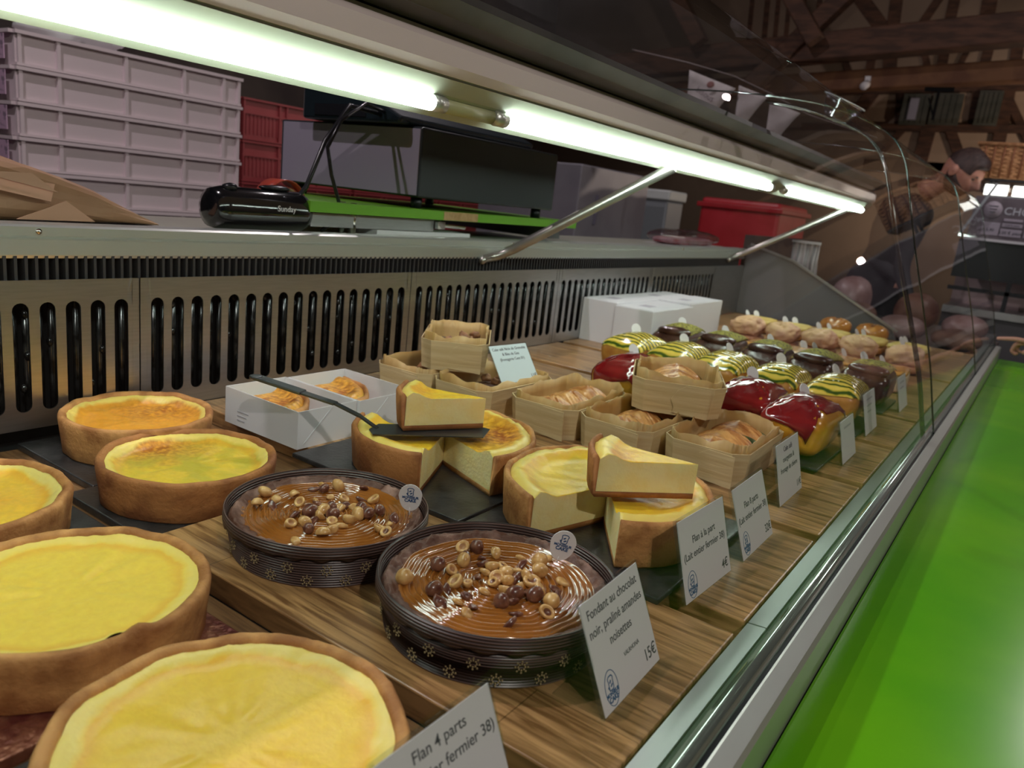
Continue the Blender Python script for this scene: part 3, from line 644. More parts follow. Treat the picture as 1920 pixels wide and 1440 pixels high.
# ------------------------------------------------------------------ price signs
def sign(label, x, y, z, wd, ht, rz=PI/2, lean=.26, lines=(), price='', lg=True, fd=None, bars=0, foot=True, card=CARD, sc=1.0, rx=None):
    t = thing('price_sign', label, 'price sign', (x, y, z), rz)
    pl = thing_part = bpy.data.objects.new('card_holder', None)
    bpy.data.objects.remove(pl)
    root = t; t.rotation_euler = (lean if rx is None else rx, 0, rz) if not foot else (0, 0, rz)
    Rm = Matrix.Rotation(-lean, 4, 'X') if foot else Matrix.Identity(4)
    def place(o): 
        o.matrix_basis = Rm @ o.matrix_basis; return o
    bm = bmesh.new(); box(bm, -.002, wd+.002, -.0012, .0014, 0, ht+.002)
    for c in ((-.002, .001), (wd-.001, .0)): box(bm, c[0], c[0]+.003, -.0022, -.0012, ht*.45, ht+.002)
    place(obj('acrylic_plate', bm, ACRYL, t, False, bevel=.0004))
    if foot:
        bm = bmesh.new(); box(bm, 0, wd, .0, fd or (.042 if lg else .024), 0, .0014); obj('acrylic_foot', bm, ACRYL, t, False, bevel=.0004)
    place(obj('card', B(0, wd, -.0020, -.0014, .0015, ht), card, t, False))
    zt = ht-.013*sc
    for s in lines:
        place(text('lettering', s, .0098*sc, INK, t, (wd/2, -.00205, zt), bold=.00005)); zt -= .0128*sc
    for q in range(bars):
        place(obj('faint_print', B(wd*.25, wd*(.75-.08*q), -.00215, -.00200, zt-.001, zt+.002), M('faint_grey_print', (.42, .40, .43), rough=.6), t, False)); zt -= .011
    if price: place(text('price', price, .0125*sc, INK, t, (wd-.012*sc, -.00205, .009*sc), bold=.00008))
    if lg:
        ns = set(t.children); logo(t, .0165*sc, .0185*sc, .0062*sc, y=-.00210, ring=True)
        for o in t.children:
            if o not in ns: place(o)
    return t
sign('price sign reading Flan 4 parts at the bottom edge', -.192, .248, -.0222, .097, .082, lean=.42, fd=.010, lines=('Flan 4 parts', '(Lait entier fermier 38)'))
sign('price sign for the chocolate fondant, 15 euros', -.168, .432, 0, .094, .080, lean=.42, lines=('Fondant au chocolat', 'noir, praliné amandes', 'noisettes'), price='15€', rz=PI/2+.03)
t_ = [q for q in bpy.data.objects if q.name.startswith('price_sign')][-1]
v_ = text('small_lettering', 'VALRHONA', .0048, INK, t_, (.056, -.00205, .026)); v_.matrix_basis = Matrix.Rotation(-.42, 4, 'X') @ v_.matrix_basis
for o in [q for q in bpy.data.objects if q.name.startswith('price_sign')][-1:]: o.location.x = -.182
text_o = None
sign('price sign reading Flan à la part, 4 euros', -.203, .624, 0, .102, .077, lean=.30, rz=PI/2-.05, lines=('', 'Flan à la part', '(Lait entier fermier 38)'), price='4€')
sign('price sign reading Flan 8 parts beside the yellow cut flan', -.195, .757, 0, .100, .076, lean=.35, lines=('', 'Flan 8 parts', '(Lait entier fermier 38)'), price='32€')
sign('tall narrow-looking price sign in front of the front courgette cake basket', -.214, .952, 0, .10, .078, lines=('Cake salé', 'courgettes &', 'fromage de chèvre'), price='11€', lg=False)
sign('price sign with one faint line in front of the red glazed loaves', -.196, 1.218, 0, .092, .066, bars=1, lg=False)
sign('price sign in front of the courgette loaves', -.205, 1.440, 0, .10, .074, bars=3, lg=False)
sign('price sign in front of the chocolate loaves', -.193, 1.72, 0, .10, .07, bars=2, lg=False)
t = sign('blue-white price sign leaning on the walnut cake basket', -.682, .992, .0455, .092, .068, rz=PI/2-.12, lean=.0, foot=False, rx=-.62, card=M('cool_white_card', (.62, .72, .75), rough=.3), lines=('Cake salé Noix de Grenoble', '& Bleu de Gex', '(fromagerie Cent 01)'), price='11€', sc=.72, lg=False)

# ------------------------------------------------------------------ wooden baskets with savoury cakes
POP = M('poplar_veneer', (.62, .46, .24), (.72, .57, .33), scale=6, rough=.6, bump=.5, bscale=14, stretch=(1, 1, 14))
LINER = M('baking_paper', (.50, .31, .12), (.64, .43, .2), scale=20, rough=.5, stretch=(1, 1, .2), sss=.2)
PASTRY = M('roasted_apple_pastry', (.42, .14, .03), (.80, .42, .14), scale=30, rough=.4, bump=.6, lo=.38, hi=.6, stretch=(1, 4, 1), coat=.2)
CRUMB = M('savoury_crumb', (.45, .25, .09), (.7, .48, .2), scale=60, rough=.7, bump=.8)
DARKCR = M('walnut_crumb', (.08, .03, .02), (.20, .09, .05), scale=60, rough=.6, bump=.9)
COURG = M('dark_courgette_skin', (.03, .06, .015), (.12, .16, .05), scale=60, rough=.4)
def octo(hx, hy, ch): return [(hx-ch, -hy), (hx, -hy+ch), (hx, hy-ch), (hx-ch, hy), (-hx+ch, hy), (-hx, hy-ch), (-hx, -hy+ch), (-hx+ch, -hy)]
def basket(label, cx, cy, z, rz, wx=.118, wy=.20, h=.048, kind='zuc', tab=-1, seed=1):
    t = thing('wooden_basket', label, 'wooden basket', (cx, cy, z), rz); hx, hy, ch = wx/2, wy/2, .018
    bm = bmesh.new(); lo = [bm.verts.new((x*.93, y*.95, 0)) for x, y in octo(hx, hy, ch)]; hi = [bm.verts.new((x, y, h)) for x, y in octo(hx, hy, ch)]
    for k in range(8): bm.faces.new((lo[k], lo[(k+1) % 8], hi[(k+1) % 8], hi[k]))
    bm.faces.new(lo[::-1]); o = obj('basket_wall', bm, POP, t, False, solid=.0016)
    bm = bmesh.new(); tb = [(.0, .004), (.052, -.001+.0), (.052, h-.003), (.016, h-.0015), (.004, h*.8), (-.003, h*.5), (.002, h*.28)]
    prism(bm, [(a-.006, b) for a, b in tb], -hy-.0035, -hy-.0022, 'y'); tabo = obj('overlap_tab', bm, POP, t, False)
    for v in tabo.data.vertices: v.co.y += (1-v.co.z/h)*hy*.05
    bm = bmesh.new(); n = 96; per = octo(hx-.003, hy-.003, ch); P = []
    for k in range(n):
        s = k/n*8; i = int(s) % 8; f = s-int(s); a, b = per[i], per[(i+1) % 8]; P.append((a[0]+(b[0]-a[0])*f, a[1]+(b[1]-a[1])*f))
    R_ = []
    for lev, (sc, zz) in enumerate(((.93, .003), (.955, h*.5), (.975, h*.85), (.985, h+.009))):
        ring = []
        for k, (x, y_) in enumerate(P):
            fl = (.0008+.0009*lev)*(math.sin(k*1.7)+noise.noise(Vector((k*.35, seed, 0)))*1.6); l_ = math.hypot(x, y_)
            zt = zz+(noise.noise(Vector((x*35, y_*35, seed)))*.010 if lev == 3 else 0)
            fl = -abs(fl)
            ring.append(bm.verts.new((x*sc+x/l_*fl, y_*sc+y_/l_*fl, zt)))
        R_.append(ring)
    for A, Bq in zip(R_, R_[1:]):
        for k in range(n): bm.faces.new((A[k], A[(k+1) % n], Bq[(k+1) % n], Bq[k]))
    obj('paper_liner', bm, LINER, t, solid=.0005)
    bm = blob(hx*.93, hy*.95, .0135, .5, .35, nu=20, nv=60, nz=.003, fr=70, seed=seed, loc=(0, 0, .003)); obj('cake_filling', bm, CRUMB if kind == 'zuc' else DARKCR, t)
    rnd = random.Random(seed)
    if kind == 'zuc':
        for k in range(3):
            yy = -hy*.56+k*hy*.56; bm = blob(.040, .026, .019, .9, .8, nu=26, nv=90, nz=.002, fr=60, seed=seed+k)
            an = rnd.uniform(-.35, .35); ca, sa = math.cos(an), math.sin(an)
            for v in bm.verts:
                u = v.co.y*ca+v.co.x*.25; v.co.z += .0016*math.sin(u*1150)*(v.co.z > .006); v.co.z *= 1-.25*abs(v.co.x)/.04
                x_, y_ = v.co.x, v.co.y; v.co.x = x_*ca-y_*sa; v.co.y = x_*sa+y_*ca+yy; v.co.z += .015
            obj('pastry_fan', bm, PASTRY, t)
        for k in range(4):
            bm = bmesh.new(); yy = -hy*.72+k*hy*.46; V = []; tl = rnd.uniform(-.012, .012)
            for i in range(13):
                a = PI*(.12+.76*i/12); V.append([bm.verts.new((math.cos(a)*.034+tl, yy+e*.012+.006*math.sin(a*2), .019+math.sin(a)*.018+.003*e)) for e in (0, 1)])
            for A, Bq in zip(V, V[1:]): bm.faces.new((A[0], A[1], Bq[1], Bq[0]))
            obj('courgette_ribbon', bm, COURG, t, solid=.0014)
    else:
        for k in range(9):
            o = blob(.010, .008, .007, nu=10, nv=14, nz=.004, fr=160, seed=k+seed, loc=(rnd.uniform(-.7, .7)*hx*.8, rnd.uniform(-.75, .75)*hy, .031), crumple=.002)
            obj('walnut_piece', o, M('walnut', (.20, .08, .03), (.42, .2, .09), scale=90, rough=.5, bump=.6), t)
    return t
basket('wooden basket with courgette cake, left one of the front row', -.582, 1.045, 0, .02, seed=31)
basket('wooden basket with courgette cake, middle one under the stacked basket', -.4555, 1.045, 0, -.03, seed=32)
basket('wooden basket with courgette cake, right one behind the narrow sign', -.330, 1.062, 0, .02, seed=33)
basket('wooden basket stacked on top of the front row of baskets', -.443, 1.128, .0545, .43, wx=.138, wy=.166, seed=34)
basket('wooden basket with walnut cake, left one below the stacked walnut basket', -.845, 1.02, 0, .02, kind='wal', seed=35)
basket('wooden basket with walnut cake, right one holding the blue-white sign', -.7165, 1.02, 0, -.03, kind='wal', seed=36)
basket('wooden basket stacked on top of the walnut cake baskets', -.815, 1.035, .0545, .62, wx=.112, wy=.175, kind='wal', seed=37)

# ------------------------------------------------------------------ white boxes
BOXW = M('white_carton', (.74, .73, .76), rough=.5)
def open_box(label, x0, x1, y0, y1, h):
    t = thing('open_cake_box', label, 'box', (x0, y0, 0)); w_, d = x1-x0, y1-y0; th = .0012; bm = bmesh.new()
    box(bm, 0, w_, 0, d, 0, th)
    for a in ((0, w_, 0, th), (0, w_, d-th, d), (0, th, th, d-th), (w_-th, w_, th, d-th)): box(bm, *a, th, h)
    obj('carton', bm, BOXW, t, False)
    bm = bmesh.new()
    for sx in (0, 1):
        xx = th if not sx else w_-th*2
        q = [(th, th), (.034, th), (th, h*.92)] if 1 else 0
        prism(bm, [(th*1.2, th), (.038, th), (th*1.2, h*.9)], xx, xx+th, 'x')
    obj('corner_flap', bm, BOXW, t, False)
    bm = bmesh.new(); bar(bm, (w_+.0003, .01, h*.12), (w_+.0003, .055, h*.95), .0006, .0004); obj('fold_crease', bm, M('crease_grey', (.6, .62, .64), rough=.6), t, False)
    bm = bmesh.new()
    for k in range(3): bar(bm, (w_*.18, -.0003, h*.42-k*.006), (w_*.18+.024-.004*k, -.0003, h*.42-k*.006), .0015, .0003, (0, 1, 0))
    obj('printed_mark', bm, M('pale_grey_print', (.45, .45, .5), rough=.6), t, False)
    return t
open_box('open white box with a flan quarter, nearer of the two', -.882, -.732, .622, .722, .050)
open_box('open white box with a flan quarter, further one behind the spatula handle', -.878, -.728, .7235, .835, .050)
cQ = custard('boxed_flan_top', .1, 17, base=(.85, .48, .07), amt=1, off=(.3, .3), rad=.7, brown=(.35, .09, .01))
for (x, y_, lab, sd) in ((-.868, .634, 'flan quarter with browned top inside the nearer open white box', 41), (-.866, .738, 'flan quarter with browned top inside the further open white box', 42)):
    t = thing('flan_slice', lab, 'flan slice', (x, y_, .0015)); sector(t, .084 if sd == 41 else .088, .042, 3, 87, sd, cQ)
    t.scale = (1.32, .93, 1)
def closed_box(label, x0, x1, y0, y1, h):
    t = thing('closed_cake_box', label, 'box', (x0, y0, 0)); w_, d = x1-x0, y1-y0
    obj('carton', B(0, w_, 0, d, 0, h), BOXW, t, False, bevel=.0012)
    obj('lid_flap', B(.002, w_-.002, .002, d*.5, h, h+.0012), BOXW, t, False)
    bm = bmesh.new(); box(bm, w_*.3, w_*.6, d*.25, d*.42, h+.0012, h+.0015); obj('lid_print', bm, M('faint_lilac_print', (.45, .42, .48), rough=.6), t, False)
closed_box('closed white cake box, near left of four by the steel back', -.981, -.883, 1.76, 2.015, .110)
closed_box('closed white cake box, near right of four by the steel back', -.881, -.776, 1.75, 2.01, .106)
closed_box('closed white cake box, far left of four by the steel back', -.980, -.884, 2.02, 2.27, .108)
closed_box('closed white cake box, far right of four by the steel back', -.882, -.790, 2.015, 2.27, .110)

# ------------------------------------------------------------------ loaves and buns
LOAF = M('golden_loaf', (.50, .20, .035), (.72, .36, .07), scale=24, rough=.4, bump=.4, coat=.25)
REDG = M('raspberry_glaze', (.20, .008, .010), (.27, .014, .014), scale=30, rough=.08, coat=1, bump=.35, bscale=90)
YELG = M('golden_glossy_loaf', (.62, .27, .02), (.80, .42, .04), scale=26, rough=.25, coat=.5, bump=.3)
CHOCL = M('chocolate_loaf', (.05, .018, .012), (.10, .045, .03), scale=40, rough=.25, coat=.5, bump=.5)
CRMB = M('pistachio_crumbs', (.07, .045, .01), (.42, .38, .05), scale=170, rough=.7, bump=1, bscale=400, lo=.36, hi=.6)
CHOUX = M('pale_bun', (.75, .48, .26), (.60, .33, .22), scale=18, rough=.65, bump=.4)
BRIO = M('shiny_brioche', (.40, .14, .03), (.62, .28, .06), scale=18, rough=.25, coat=.5)
ORG = M('caramel_top', (.50, .19, .03), (.68, .33, .07), scale=40, rough=.25, coat=.4, bump=.5)
PALEC = M('pale_sponge', (.72, .58, .36), (.65, .48, .28), scale=50, rough=.8, bump=.4)
SANDW = M('yellow_pastry', (.62, .42, .10), (.70, .52, .16), scale=30, rough=.6, bump=.3)
def striped(name):
    m = bpy.data.materials.new(name); m.use_nodes = True; nt = m.node_tree; b = nt.nodes['Principled BSDF']; L = nt.links.new
    tc = nd(nt, 'ShaderNodeTexCoord'); wv = nd(nt, 'ShaderNodeTexWave'); wv.bands_direction = 'Y'; wv.inputs['Scale'].default_value = 22; wv.inputs['Distortion'].default_value = 4; wv.inputs['Detail'].default_value = 2; wv.inputs['Detail Scale'].default_value = 1.2
    L(tc.outputs['Object'], wv.inputs[0]); r = ramp(nt, wv.outputs['Fac'], [(.10, (.05, .09, .01)), (.28, (.32, .34, .03)), (.45, (.75, .52, .06)), (.8, (.85, .62, .10))]); L(r.outputs[0], b.inputs['Base Color'])
    b.inputs['Roughness'].default_value = .15; b.inputs['Coat Weight'].default_value = .8
    bp = nd(nt, 'ShaderNodeBump'); bp.inputs['Strength'].default_value = .5; bp.inputs['Distance'].default_value = .002; L(wv.outputs['Fac'], bp.inputs['Height']); L(bp.outputs[0], b.inputs['Normal']); return m
STRIPE = striped('courgette_slices')
def loaf(kind, label, x, y, z, rz, seed, group=None):
    nm = {'red': 'glazed_loaf', 'zuc': 'courgette_loaf', 'cho': 'chocolate_loaf', 'ora': 'caramel_cake', 'chx': 'cream_bun', 'yel': 'filled_pastry', 'bro': 'brioche_bun'}[kind]
    cat = {'red': 'loaf cake', 'zuc': 'loaf cake', 'cho': 'loaf cake', 'ora': 'cake', 'chx': 'bun', 'yel': 'pastry', 'bro': 'bun'}[kind]
    t = thing(nm, label, cat, (x, y, z), rz, group)
    if kind in ('red', 'zuc', 'cho'):
        a, b, c = .048, .076, .0355
        body = {'red': YELG, 'zuc': LOAF, 'cho': CHOCL}[kind]
        bm = blob(a, b, c, .55, .32, nu=26, nv=48, nz=.0025, fr=26, seed=seed, taper=.09)
        for v in bm.verts:
            if v.co.z > .04: v.co.z += .013*max(0, 1-(v.co.x/a)**2)*max(0, 1-(v.co.y/b)**2)
        obj('loaf_body', bm, body, t)
        lat, ed, cm = {'red': (4, 22, REDG), 'zuc': (22, 14, STRIPE), 'cho': (50, 16, CRMB)}[kind]
        bm = blob(a, b, c, .55, .32, nu=14, nv=64, nz=.0025, fr=26, seed=seed, taper=.09, lat0=lat, off=.0013, edge=ed, tilt=(-50+seed % 3*12, 62) if kind == 'red' and seed % 2 else None)
        for v in bm.verts:
            if v.co.z > .04: v.co.z += .013*max(0, 1-(v.co.x/a)**2)*max(0, 1-(v.co.y/b)**2)
            v.co.z += (.0030 if kind == 'red' else .0009)*noise.noise(v.co*(110 if kind == 'red' else 220))
            if kind == 'cho': v.co.z += .0022*noise.noise(v.co*500)+.001; v.co.y += .012
        obj({'red': 'red_glaze', 'zuc': 'courgette_topping', 'cho': 'pistachio_topping'}[kind], bm, cm, t, solid=.0015)
        if kind == 'zuc':
            bm = bmesh.new(); rn = random.Random(seed)
            for q in range(26): blob(.0022, .0022, .0012, nu=4, nv=6, loc=(rn.uniform(-.028, .028), rn.uniform(-.05, .05), c*1.96+.009), bm=bm, flatb=False)
            obj('seed_sprinkle', bm, M('white_seeds', (.8, .8, .7), rough=.2, coat=.5), t)
        if kind == 'cho': obj('ganache_end', blob(.040, .022, .010, .8, .7, nu=10, nv=24, nz=.003, fr=50, seed=seed, loc=(.004, -.050, c*1.78)), CHOCL, t)
    elif kind == 'ora':
        obj('sponge_body', blob(.044, .062, .022, .3, .25, nu=18, nv=40, nz=.0015, fr=30, seed=seed), PALEC, t)
        obj('caramel_top', blob(.0445, .0625, .0055, .5, .25, nu=12, nv=40, nz=.0015, fr=50, seed=seed, loc=(0, 0, .040)), ORG, t)
    elif kind == 'chx':
        obj('bun_dome', blob(.050, .060, .031, .85, .8, nu=30, nv=48, nz=.008, fr=26, seed=seed, crumple=.016, loc=(0, 0, .014)), CHOUX, t)
        obj('bun_base', blob(.047, .055, .012, .5, .7, nu=10, nv=32, nz=.001, fr=40, seed=seed), M('bun_crust', (.30, .12, .07), (.45, .2, .12), scale=30, rough=.6), t)
    elif kind == 'yel':
        obj('pastry_base', blob(.052, .075, .013, .4, .4, nu=12, nv=40, nz=.002, fr=30, seed=seed), M('pastry_underside', (.45, .2, .05), (.6, .3, .1), scale=30, rough=.6), t)
        o = obj('pastry_top', blob(.054, .078, .010, .5, .5, nu=12, nv=40, nz=.003, fr=26, seed=seed+3, loc=(.0, 0, .024)), SANDW, t)
    else:
        bm = blob(.052, .060, .030, .85, .85, nu=20, nv=32, nz=.003, fr=20, seed=seed)
        for v in bm.verts: v.co.z -= .004*math.exp(-(v.co.x/.006)**2)*(v.co.z > .02)
        obj('bun_body', bm, BRIO, t)
        obj('bun_seam', blob(.004, .045, .0015, nu=6, nv=16, loc=(0, 0, .0525)), M('dark_seam', (.2, .08, .02), rough=.5), t)
    return t
ROWS = {
 'red': (1.238, [-.268, -.367, None, -.589], 'red glazed loaf', ['nearest the glass behind its price sign', 'second from the glass', 'third from the glass behind the stacked basket', 'furthest from the glass beside the white pick']),
 'zuc': (1.502, [-.276, -.384, -.490, -.594, -.699], 'green-striped courgette loaf', ['nearest the glass', 'second from the glass', 'third from the glass', 'fourth from the glass', 'furthest from the glass']),
 'cho': (1.752, [-.270, -.378, -.486, -.594, -.701], 'chocolate loaf with pistachio crumbs', ['nearest the glass', 'second from the glass', 'third from the glass', 'fourth from the glass', 'furthest from the glass']),
 'ora': (1.985, [-.262, -.362, -.462, -.562, -.665], 'pale sponge cake with caramel top', ['nearest the glass', 'second from the glass', 'third from the glass', 'fourth from the glass', 'beside the closed white boxes']),
 'chx': (2.30, [-.275, -.390, -.500, -.605, -.708], 'wrinkled pale bun', ['nearest the glass', 'second from the glass', 'third from the glass', 'fourth from the glass', 'furthest from the glass']),
 'yel': (2.565, [-.30, -.415, -.53, -.645, -.765], 'flat yellow filled pastry', ['nearest the glass', 'second from the glass', 'third from the glass', 'fourth from the glass', 'furthest from the glass']),
 'bro': (2.85, [-.455, -.575], 'shiny brown brioche bun', ['right one at the far end panel', 'left one at the far end panel'])}
GRN = {'red': 'red glazed loaves', 'zuc': 'courgette loaves', 'cho': 'pistachio chocolate loaves', 'ora': 'caramel topped sponge cakes', 'chx': 'pale wrinkled buns', 'yel': 'yellow filled pastries', 'bro': 'brioche buns at the far end'}
rnd = random.Random(3)
for k, (yy, xs, lab, wh) in ROWS.items():
    for i, x in enumerate(xs):
        if x is None: continue
        if k == 'red': yy = (1.238, 1.288, 0, 1.262)[i]
        dz = .0053 if k in ('red', 'zuc', 'cho') else .0003
        loaf(k, lab+', '+wh[i], x+rnd.uniform(-.003, .003), yy+rnd.uniform(-.006, .006), dz, rnd.uniform(-.06, .06), 50+i*7+len(k)+ord(k[0]), GRN[k])
        if k in ('ora', 'bro') and i > 2: continue
        if k == 'bro': continue
        ht = {'red': .080, 'zuc': .081, 'cho': .081, 'ora': .049, 'chx': .068, 'yel': .042}[k]
        pick(x-.012+rnd.uniform(-.008, .008), yy+.046, ht-.008, 1.15+rnd.uniform(-.35, .3), 'small white pick in the '+lab.replace(' with pistachio crumbs','').replace(' with caramel top','')+' '+wh[i].split(' behind')[0].split(' beside')[0], small=1.05, lean=-.5, group='small white picks in the loaves')

# ------------------------------------------------------------------ things behind the case
CRATE = M('white_crate_plastic', (.72, .62, .65), rough=.45)
def crate(label, x, y0, z, L_, h, dep, mat, ribs, tagc=None, slots=False):
    t = thing('stacking_crate', label, 'crate', (x, y0, z), 0); th = .004
    bm = bmesh.new(); box(bm, -dep, 0, 0, L_, 0, .004); box(bm, -.004, 0, 0, L_, .004, h); box(bm, -dep, -dep+.004, 0, L_, .004, h); box(bm, -dep+.004, -.004, 0, .004, .004, h); box(bm, -dep+.004, -.004, L_-.004, L_, .004, h)
    obj('crate_shell', bm, mat, t, False)
    bm = bmesh.new(); box(bm, 0, .014, -.003, L_+.003, h-.009, h-.001); box(bm, -dep, 0, -.012, 0, h-.009, h-.001); box(bm, 0, .010, 0, L_, .0, .006)
    obj('rim', bm, mat, t, False)
    bm = bmesh.new()
    for r in ribs: box(bm, 0, .010, L_*r-.004, L_*r+.004, .006, h-.009)
    if slots:
        k = 0
        while k < L_-.02: box(bm, 0, .004, k, k+.006, h*.15, h*.62); k += .02
        box(bm, 0, .008, 0, L_, h*.62, h*.67)
    obj('rib_set', bm, mat, t, False)
    if tagc: 
        obj('label_sticker', B(-.10, -.02, -.0145, -.0125, h*.15, h*.85), tagc, t, False)
    return t
PINKL = M('pink_label', (.62, .42, .58), (.3, .22, .3), scale=60, rough=.5, lo=.55, hi=.6)
words = ['bottom', 'sixth from the top', 'fifth from the top', 'fourth from the top', 'third from the top', 'second from the top', 'topmost']
ch = .0785
for k in range(7):
    zt = .592-(6-k)*ch-ch
    crate('pale plastic crate in the tall stack, '+words[k], -2.05, .87, zt, .60, ch-.001, .38, CRATE, (.012, .155, .43, .70, .905, .988), PINKL if k > 2 else None)['group'] = 'stacked pale crates'
board(-2.44, -2.03, .84, 1.5, FL, .592-7*ch-.001, M('grey_panel', (.2, .2, .2)), 'low grey trolley carrying the pale crates', 'crate_trolley', 'trolley')
t = thing('plastic_bag', 'crumpled white bag lying on top of the pale crates', 'bag', (-2.2, 1.06, .593))
obj('bag_body', blob(.07, .13, .03, nu=20, nv=30, nz=.02, fr=20, seed=3, crumple=.02), M('white_film', (.75, .78, .78), rough=.3), t)
obj('bag_knot', blob(.02, .03, .02, nu=10, nv=14, nz=.01, fr=50, seed=4, loc=(.03, .11, .02)), M('white_film', (.75, .78, .78)), t)
REDC = M('red_crate_plastic', (.25, .035, .04), (.30, .05, .055), scale=4, rough=.4)
for c in range(3):
    for k in range(5):
        zt = .635-(k+1)*.175
        lab = 'red slatted crate, %s column, %s' % (['left', 'middle', 'right'][c], ['topmost', 'second from the top', 'third from the top', 'fourth from the top', 'bottom'][k])
        crate(lab, -2.95, 2.13+c*.66, zt, .64, .172, .38, REDC, (.01, .3, .36, .66, .99), None, True)['group'] = 'stacked red crates'
board(-3.35, -2.93, 2.1, 4.15, FL, .635-5*.175-.001, M('grey_panel', (.2, .2, .2)), 'grey platform under the red crates', 'crate_platform', 'platform')
# brown paper bag
KRAFT = M('brown_kraft_paper', (.42, .23, .13), (.50, .29, .17), scale=8, rough=.6, bump=.3)
t = thing('paper_bag', 'large brown paper bag lying on the rear counter', 'bag', (-1.13, .30, .243))
bm = bmesh.new(); nu_, nv_ = 22, 24; V = []
for i in range(nu_+1):
    f = i/nu_; y_ = -.15+.50*f; hh = .118*(1-f)**.8+.020*math.sin(PI*min(1, f*1.0))+.004; wq = .060*(1-f*.35)
    if f > .86: hh = .030*(1-(f-.86)/.14)+.004
    ring = []
    for j in range(nv_):
        a = 2*PI*j/nv_; px = wq*spow(math.cos(a), .6); pz = hh*.5*spow(math.sin(a), .8)+hh*.5
        fold = .012*(1 if (j in (0, 1, 23, 12, 11)) else 0)*(1-f)
        n_ = noise.noise(Vector((math.cos(a)*2.2, f*6, math.sin(a)*2)))*.010*(1-f*.5)
        ring.append(bm.verts.new((px-math.copysign(fold, px)+n_, y_, max(0, pz+n_*.6))))
    V.append(ring)
for A, Bq in zip(V, V[1:]):
    for j in range(nv_): bm.faces.new((A[j], A[(j+1) % nv_], Bq[(j+1) % nv_], Bq[j]))
bm.faces.new(V[0]); bm.faces.new(V[-1][::-1]); bmesh.ops.recalc_face_normals(bm, faces=bm.faces)
obj('bag_body', bm, KRAFT, t, False)
bm = bmesh.new()
for a, b_, c in (((.062, -.05, .072), (.050, .20, .050), (.060, .19, .028)), ((.058, .10, .060), (.056, .17, .062), (.058, .20, .040)), ((.056, .15, .004), (.058, .21, .030), (.052, .25, .004))):
    bm.faces.new([bm.verts.new(p) for p in (a, b_, c)])
obj('folded_flap', bm, M('light_kraft', (.62, .36, .24), rough=.5), t, False, solid=.001)
# black roll-shaped speaker
t = thing('portable_speaker', 'glossy black cylindrical speaker standing on the rear counter edge', 'speaker', (-1.07, .808, .2425))
bm = bmesh.new(); tube(bm, [(0, -.092, .034), (0, -.088, .034), (0, -.07, .034), (0, .075, .034), (0, .088, .034), (0, .092, .034)], [.018, .029, .034, .034, .029, .020], 28); obj('body', bm, M('gloss_black_film', (.008, .008, .01), rough=.08, coat=1, bump=.3, bscale=40), t)
bm = bmesh.new(); blob(.012, .03, .005, nu=8, nv=14, loc=(0, .03, .066), bm=bm, nz=.002, fr=60); blob(.010, .012, .006, nu=8, nv=14, loc=(.01, -.062, .062), bm=bm, nz=.003, fr=80); obj('crumpled_wrap', bm, BLACKP, t)
text('lettering', 'Sunday', .013, PAPER, t, (.0342, .03, .036), rot=(PI/2, 0, PI/2))
t = thing('tape_roll', 'red adhesive tape roll behind the black speaker', 'tape roll', (-1.17, .93, .243))
bm = bmesh.new(); tube(bm, [(-.02, 0, .042), (.02, 0, .042)], .042, 28, False); tube(bm, [(-.02, 0, .042), (.02, 0, .042)], .030, 28, False); obj('tape', bm, M('red_tape', (.55, .08, .05), rough=.3), t, solid=.002)
bm = bmesh.new(); tube(bm, [(-.02, 0, .042), (.02, 0, .042)], .028, 28, False); obj('core', bm, M('pale_core', (.6, .4, .3), rough=.6), t, solid=.002)
# raised green shelf with the till
sh = thing('till_shelf', 'raised green board on a steel frame above the rear counter', 'shelf')
bm = bmesh.new(); prism(bm, [(-1.035, .885), (-1.035, 1.765), (-1.5, 1.765), (-1.5, 1.17), (-1.44, 1.14), (-1.10, .90)], .281, .299, 'z'); obj('green_board', bm, GREENE, sh, False)
obj('bare_wood_patch', B(-1.0352, -1.0342, 1.232, 1.345, .2815, .2985), M('raw_chipboard', (.45, .28, .12), (.55, .36, .18), scale=80, rough=.8), sh, False)
bm = bmesh.new(); box(bm, -1.09, -1.05, .90, 1.22, .256, .279); box(bm, -1.44, -1.40, 1.2, 1.75, .256, .279); obj('steel_channel', bm, STEEL, sh, False)
bm = bmesh.new(); box(bm, -1.45, -1.045, 1.655, 1.705, .252, .280); obj('square_tube', bm, M('grey_box_tube', (.13, .13, .13), rough=.4, metal=.6), sh, False)
bm = bmesh.new()
for x in (-1.055, -1.085): tube(bm, [(x, 1.002, .243), (x, 1.002, .30)], .006, 12)
obj('shelf_leg', bm, CHROME, sh)
bm = bmesh.new()
for x in (-1.42,):
    for yy in (1.25, 1.7): tube(bm, [(x, yy, .243), (x, yy, .28)], .010, 12)
obj('shelf_leg', bm, CHROME, sh)
bm = bmesh.new(); box(bm, -1.12, -1.04, 1.05, 1.33, .243, .255); obj('white_foot_block', bm, PAPER, sh, False)
bm = bmesh.new(); box(bm, -1.058, -1.040, 1.222, 1.245, .262, .277); tube(bm, [(-1.049, 1.245, .269), (-1.049, 1.32, .266)], .0035, 10); obj('latch', bm, CHROME, sh, False)
till = thing('cash_till', 'black cash till cabinet on the green shelf', 'till', (-1.05, 1.165, .3125))
obj('cabinet', B(-.42, 0, 0, .50, .008, .142), M('till_black', (.022, .03, .036), rough=.35), till, False, bevel=.004)
obj('side_panel', B(-.41, -.004, -.002, 0, .012, .138), M('till_side_panel', (.34, .31, .40), rough=.35), till, False)
bm = bmesh.new()
for x, y_ in ((-.03, .03), (-.03, .47), (-.38, .03), (-.38, .47)): tube(bm, [(x, y_, -.0135), (x, y_, .009)], .012, 12)
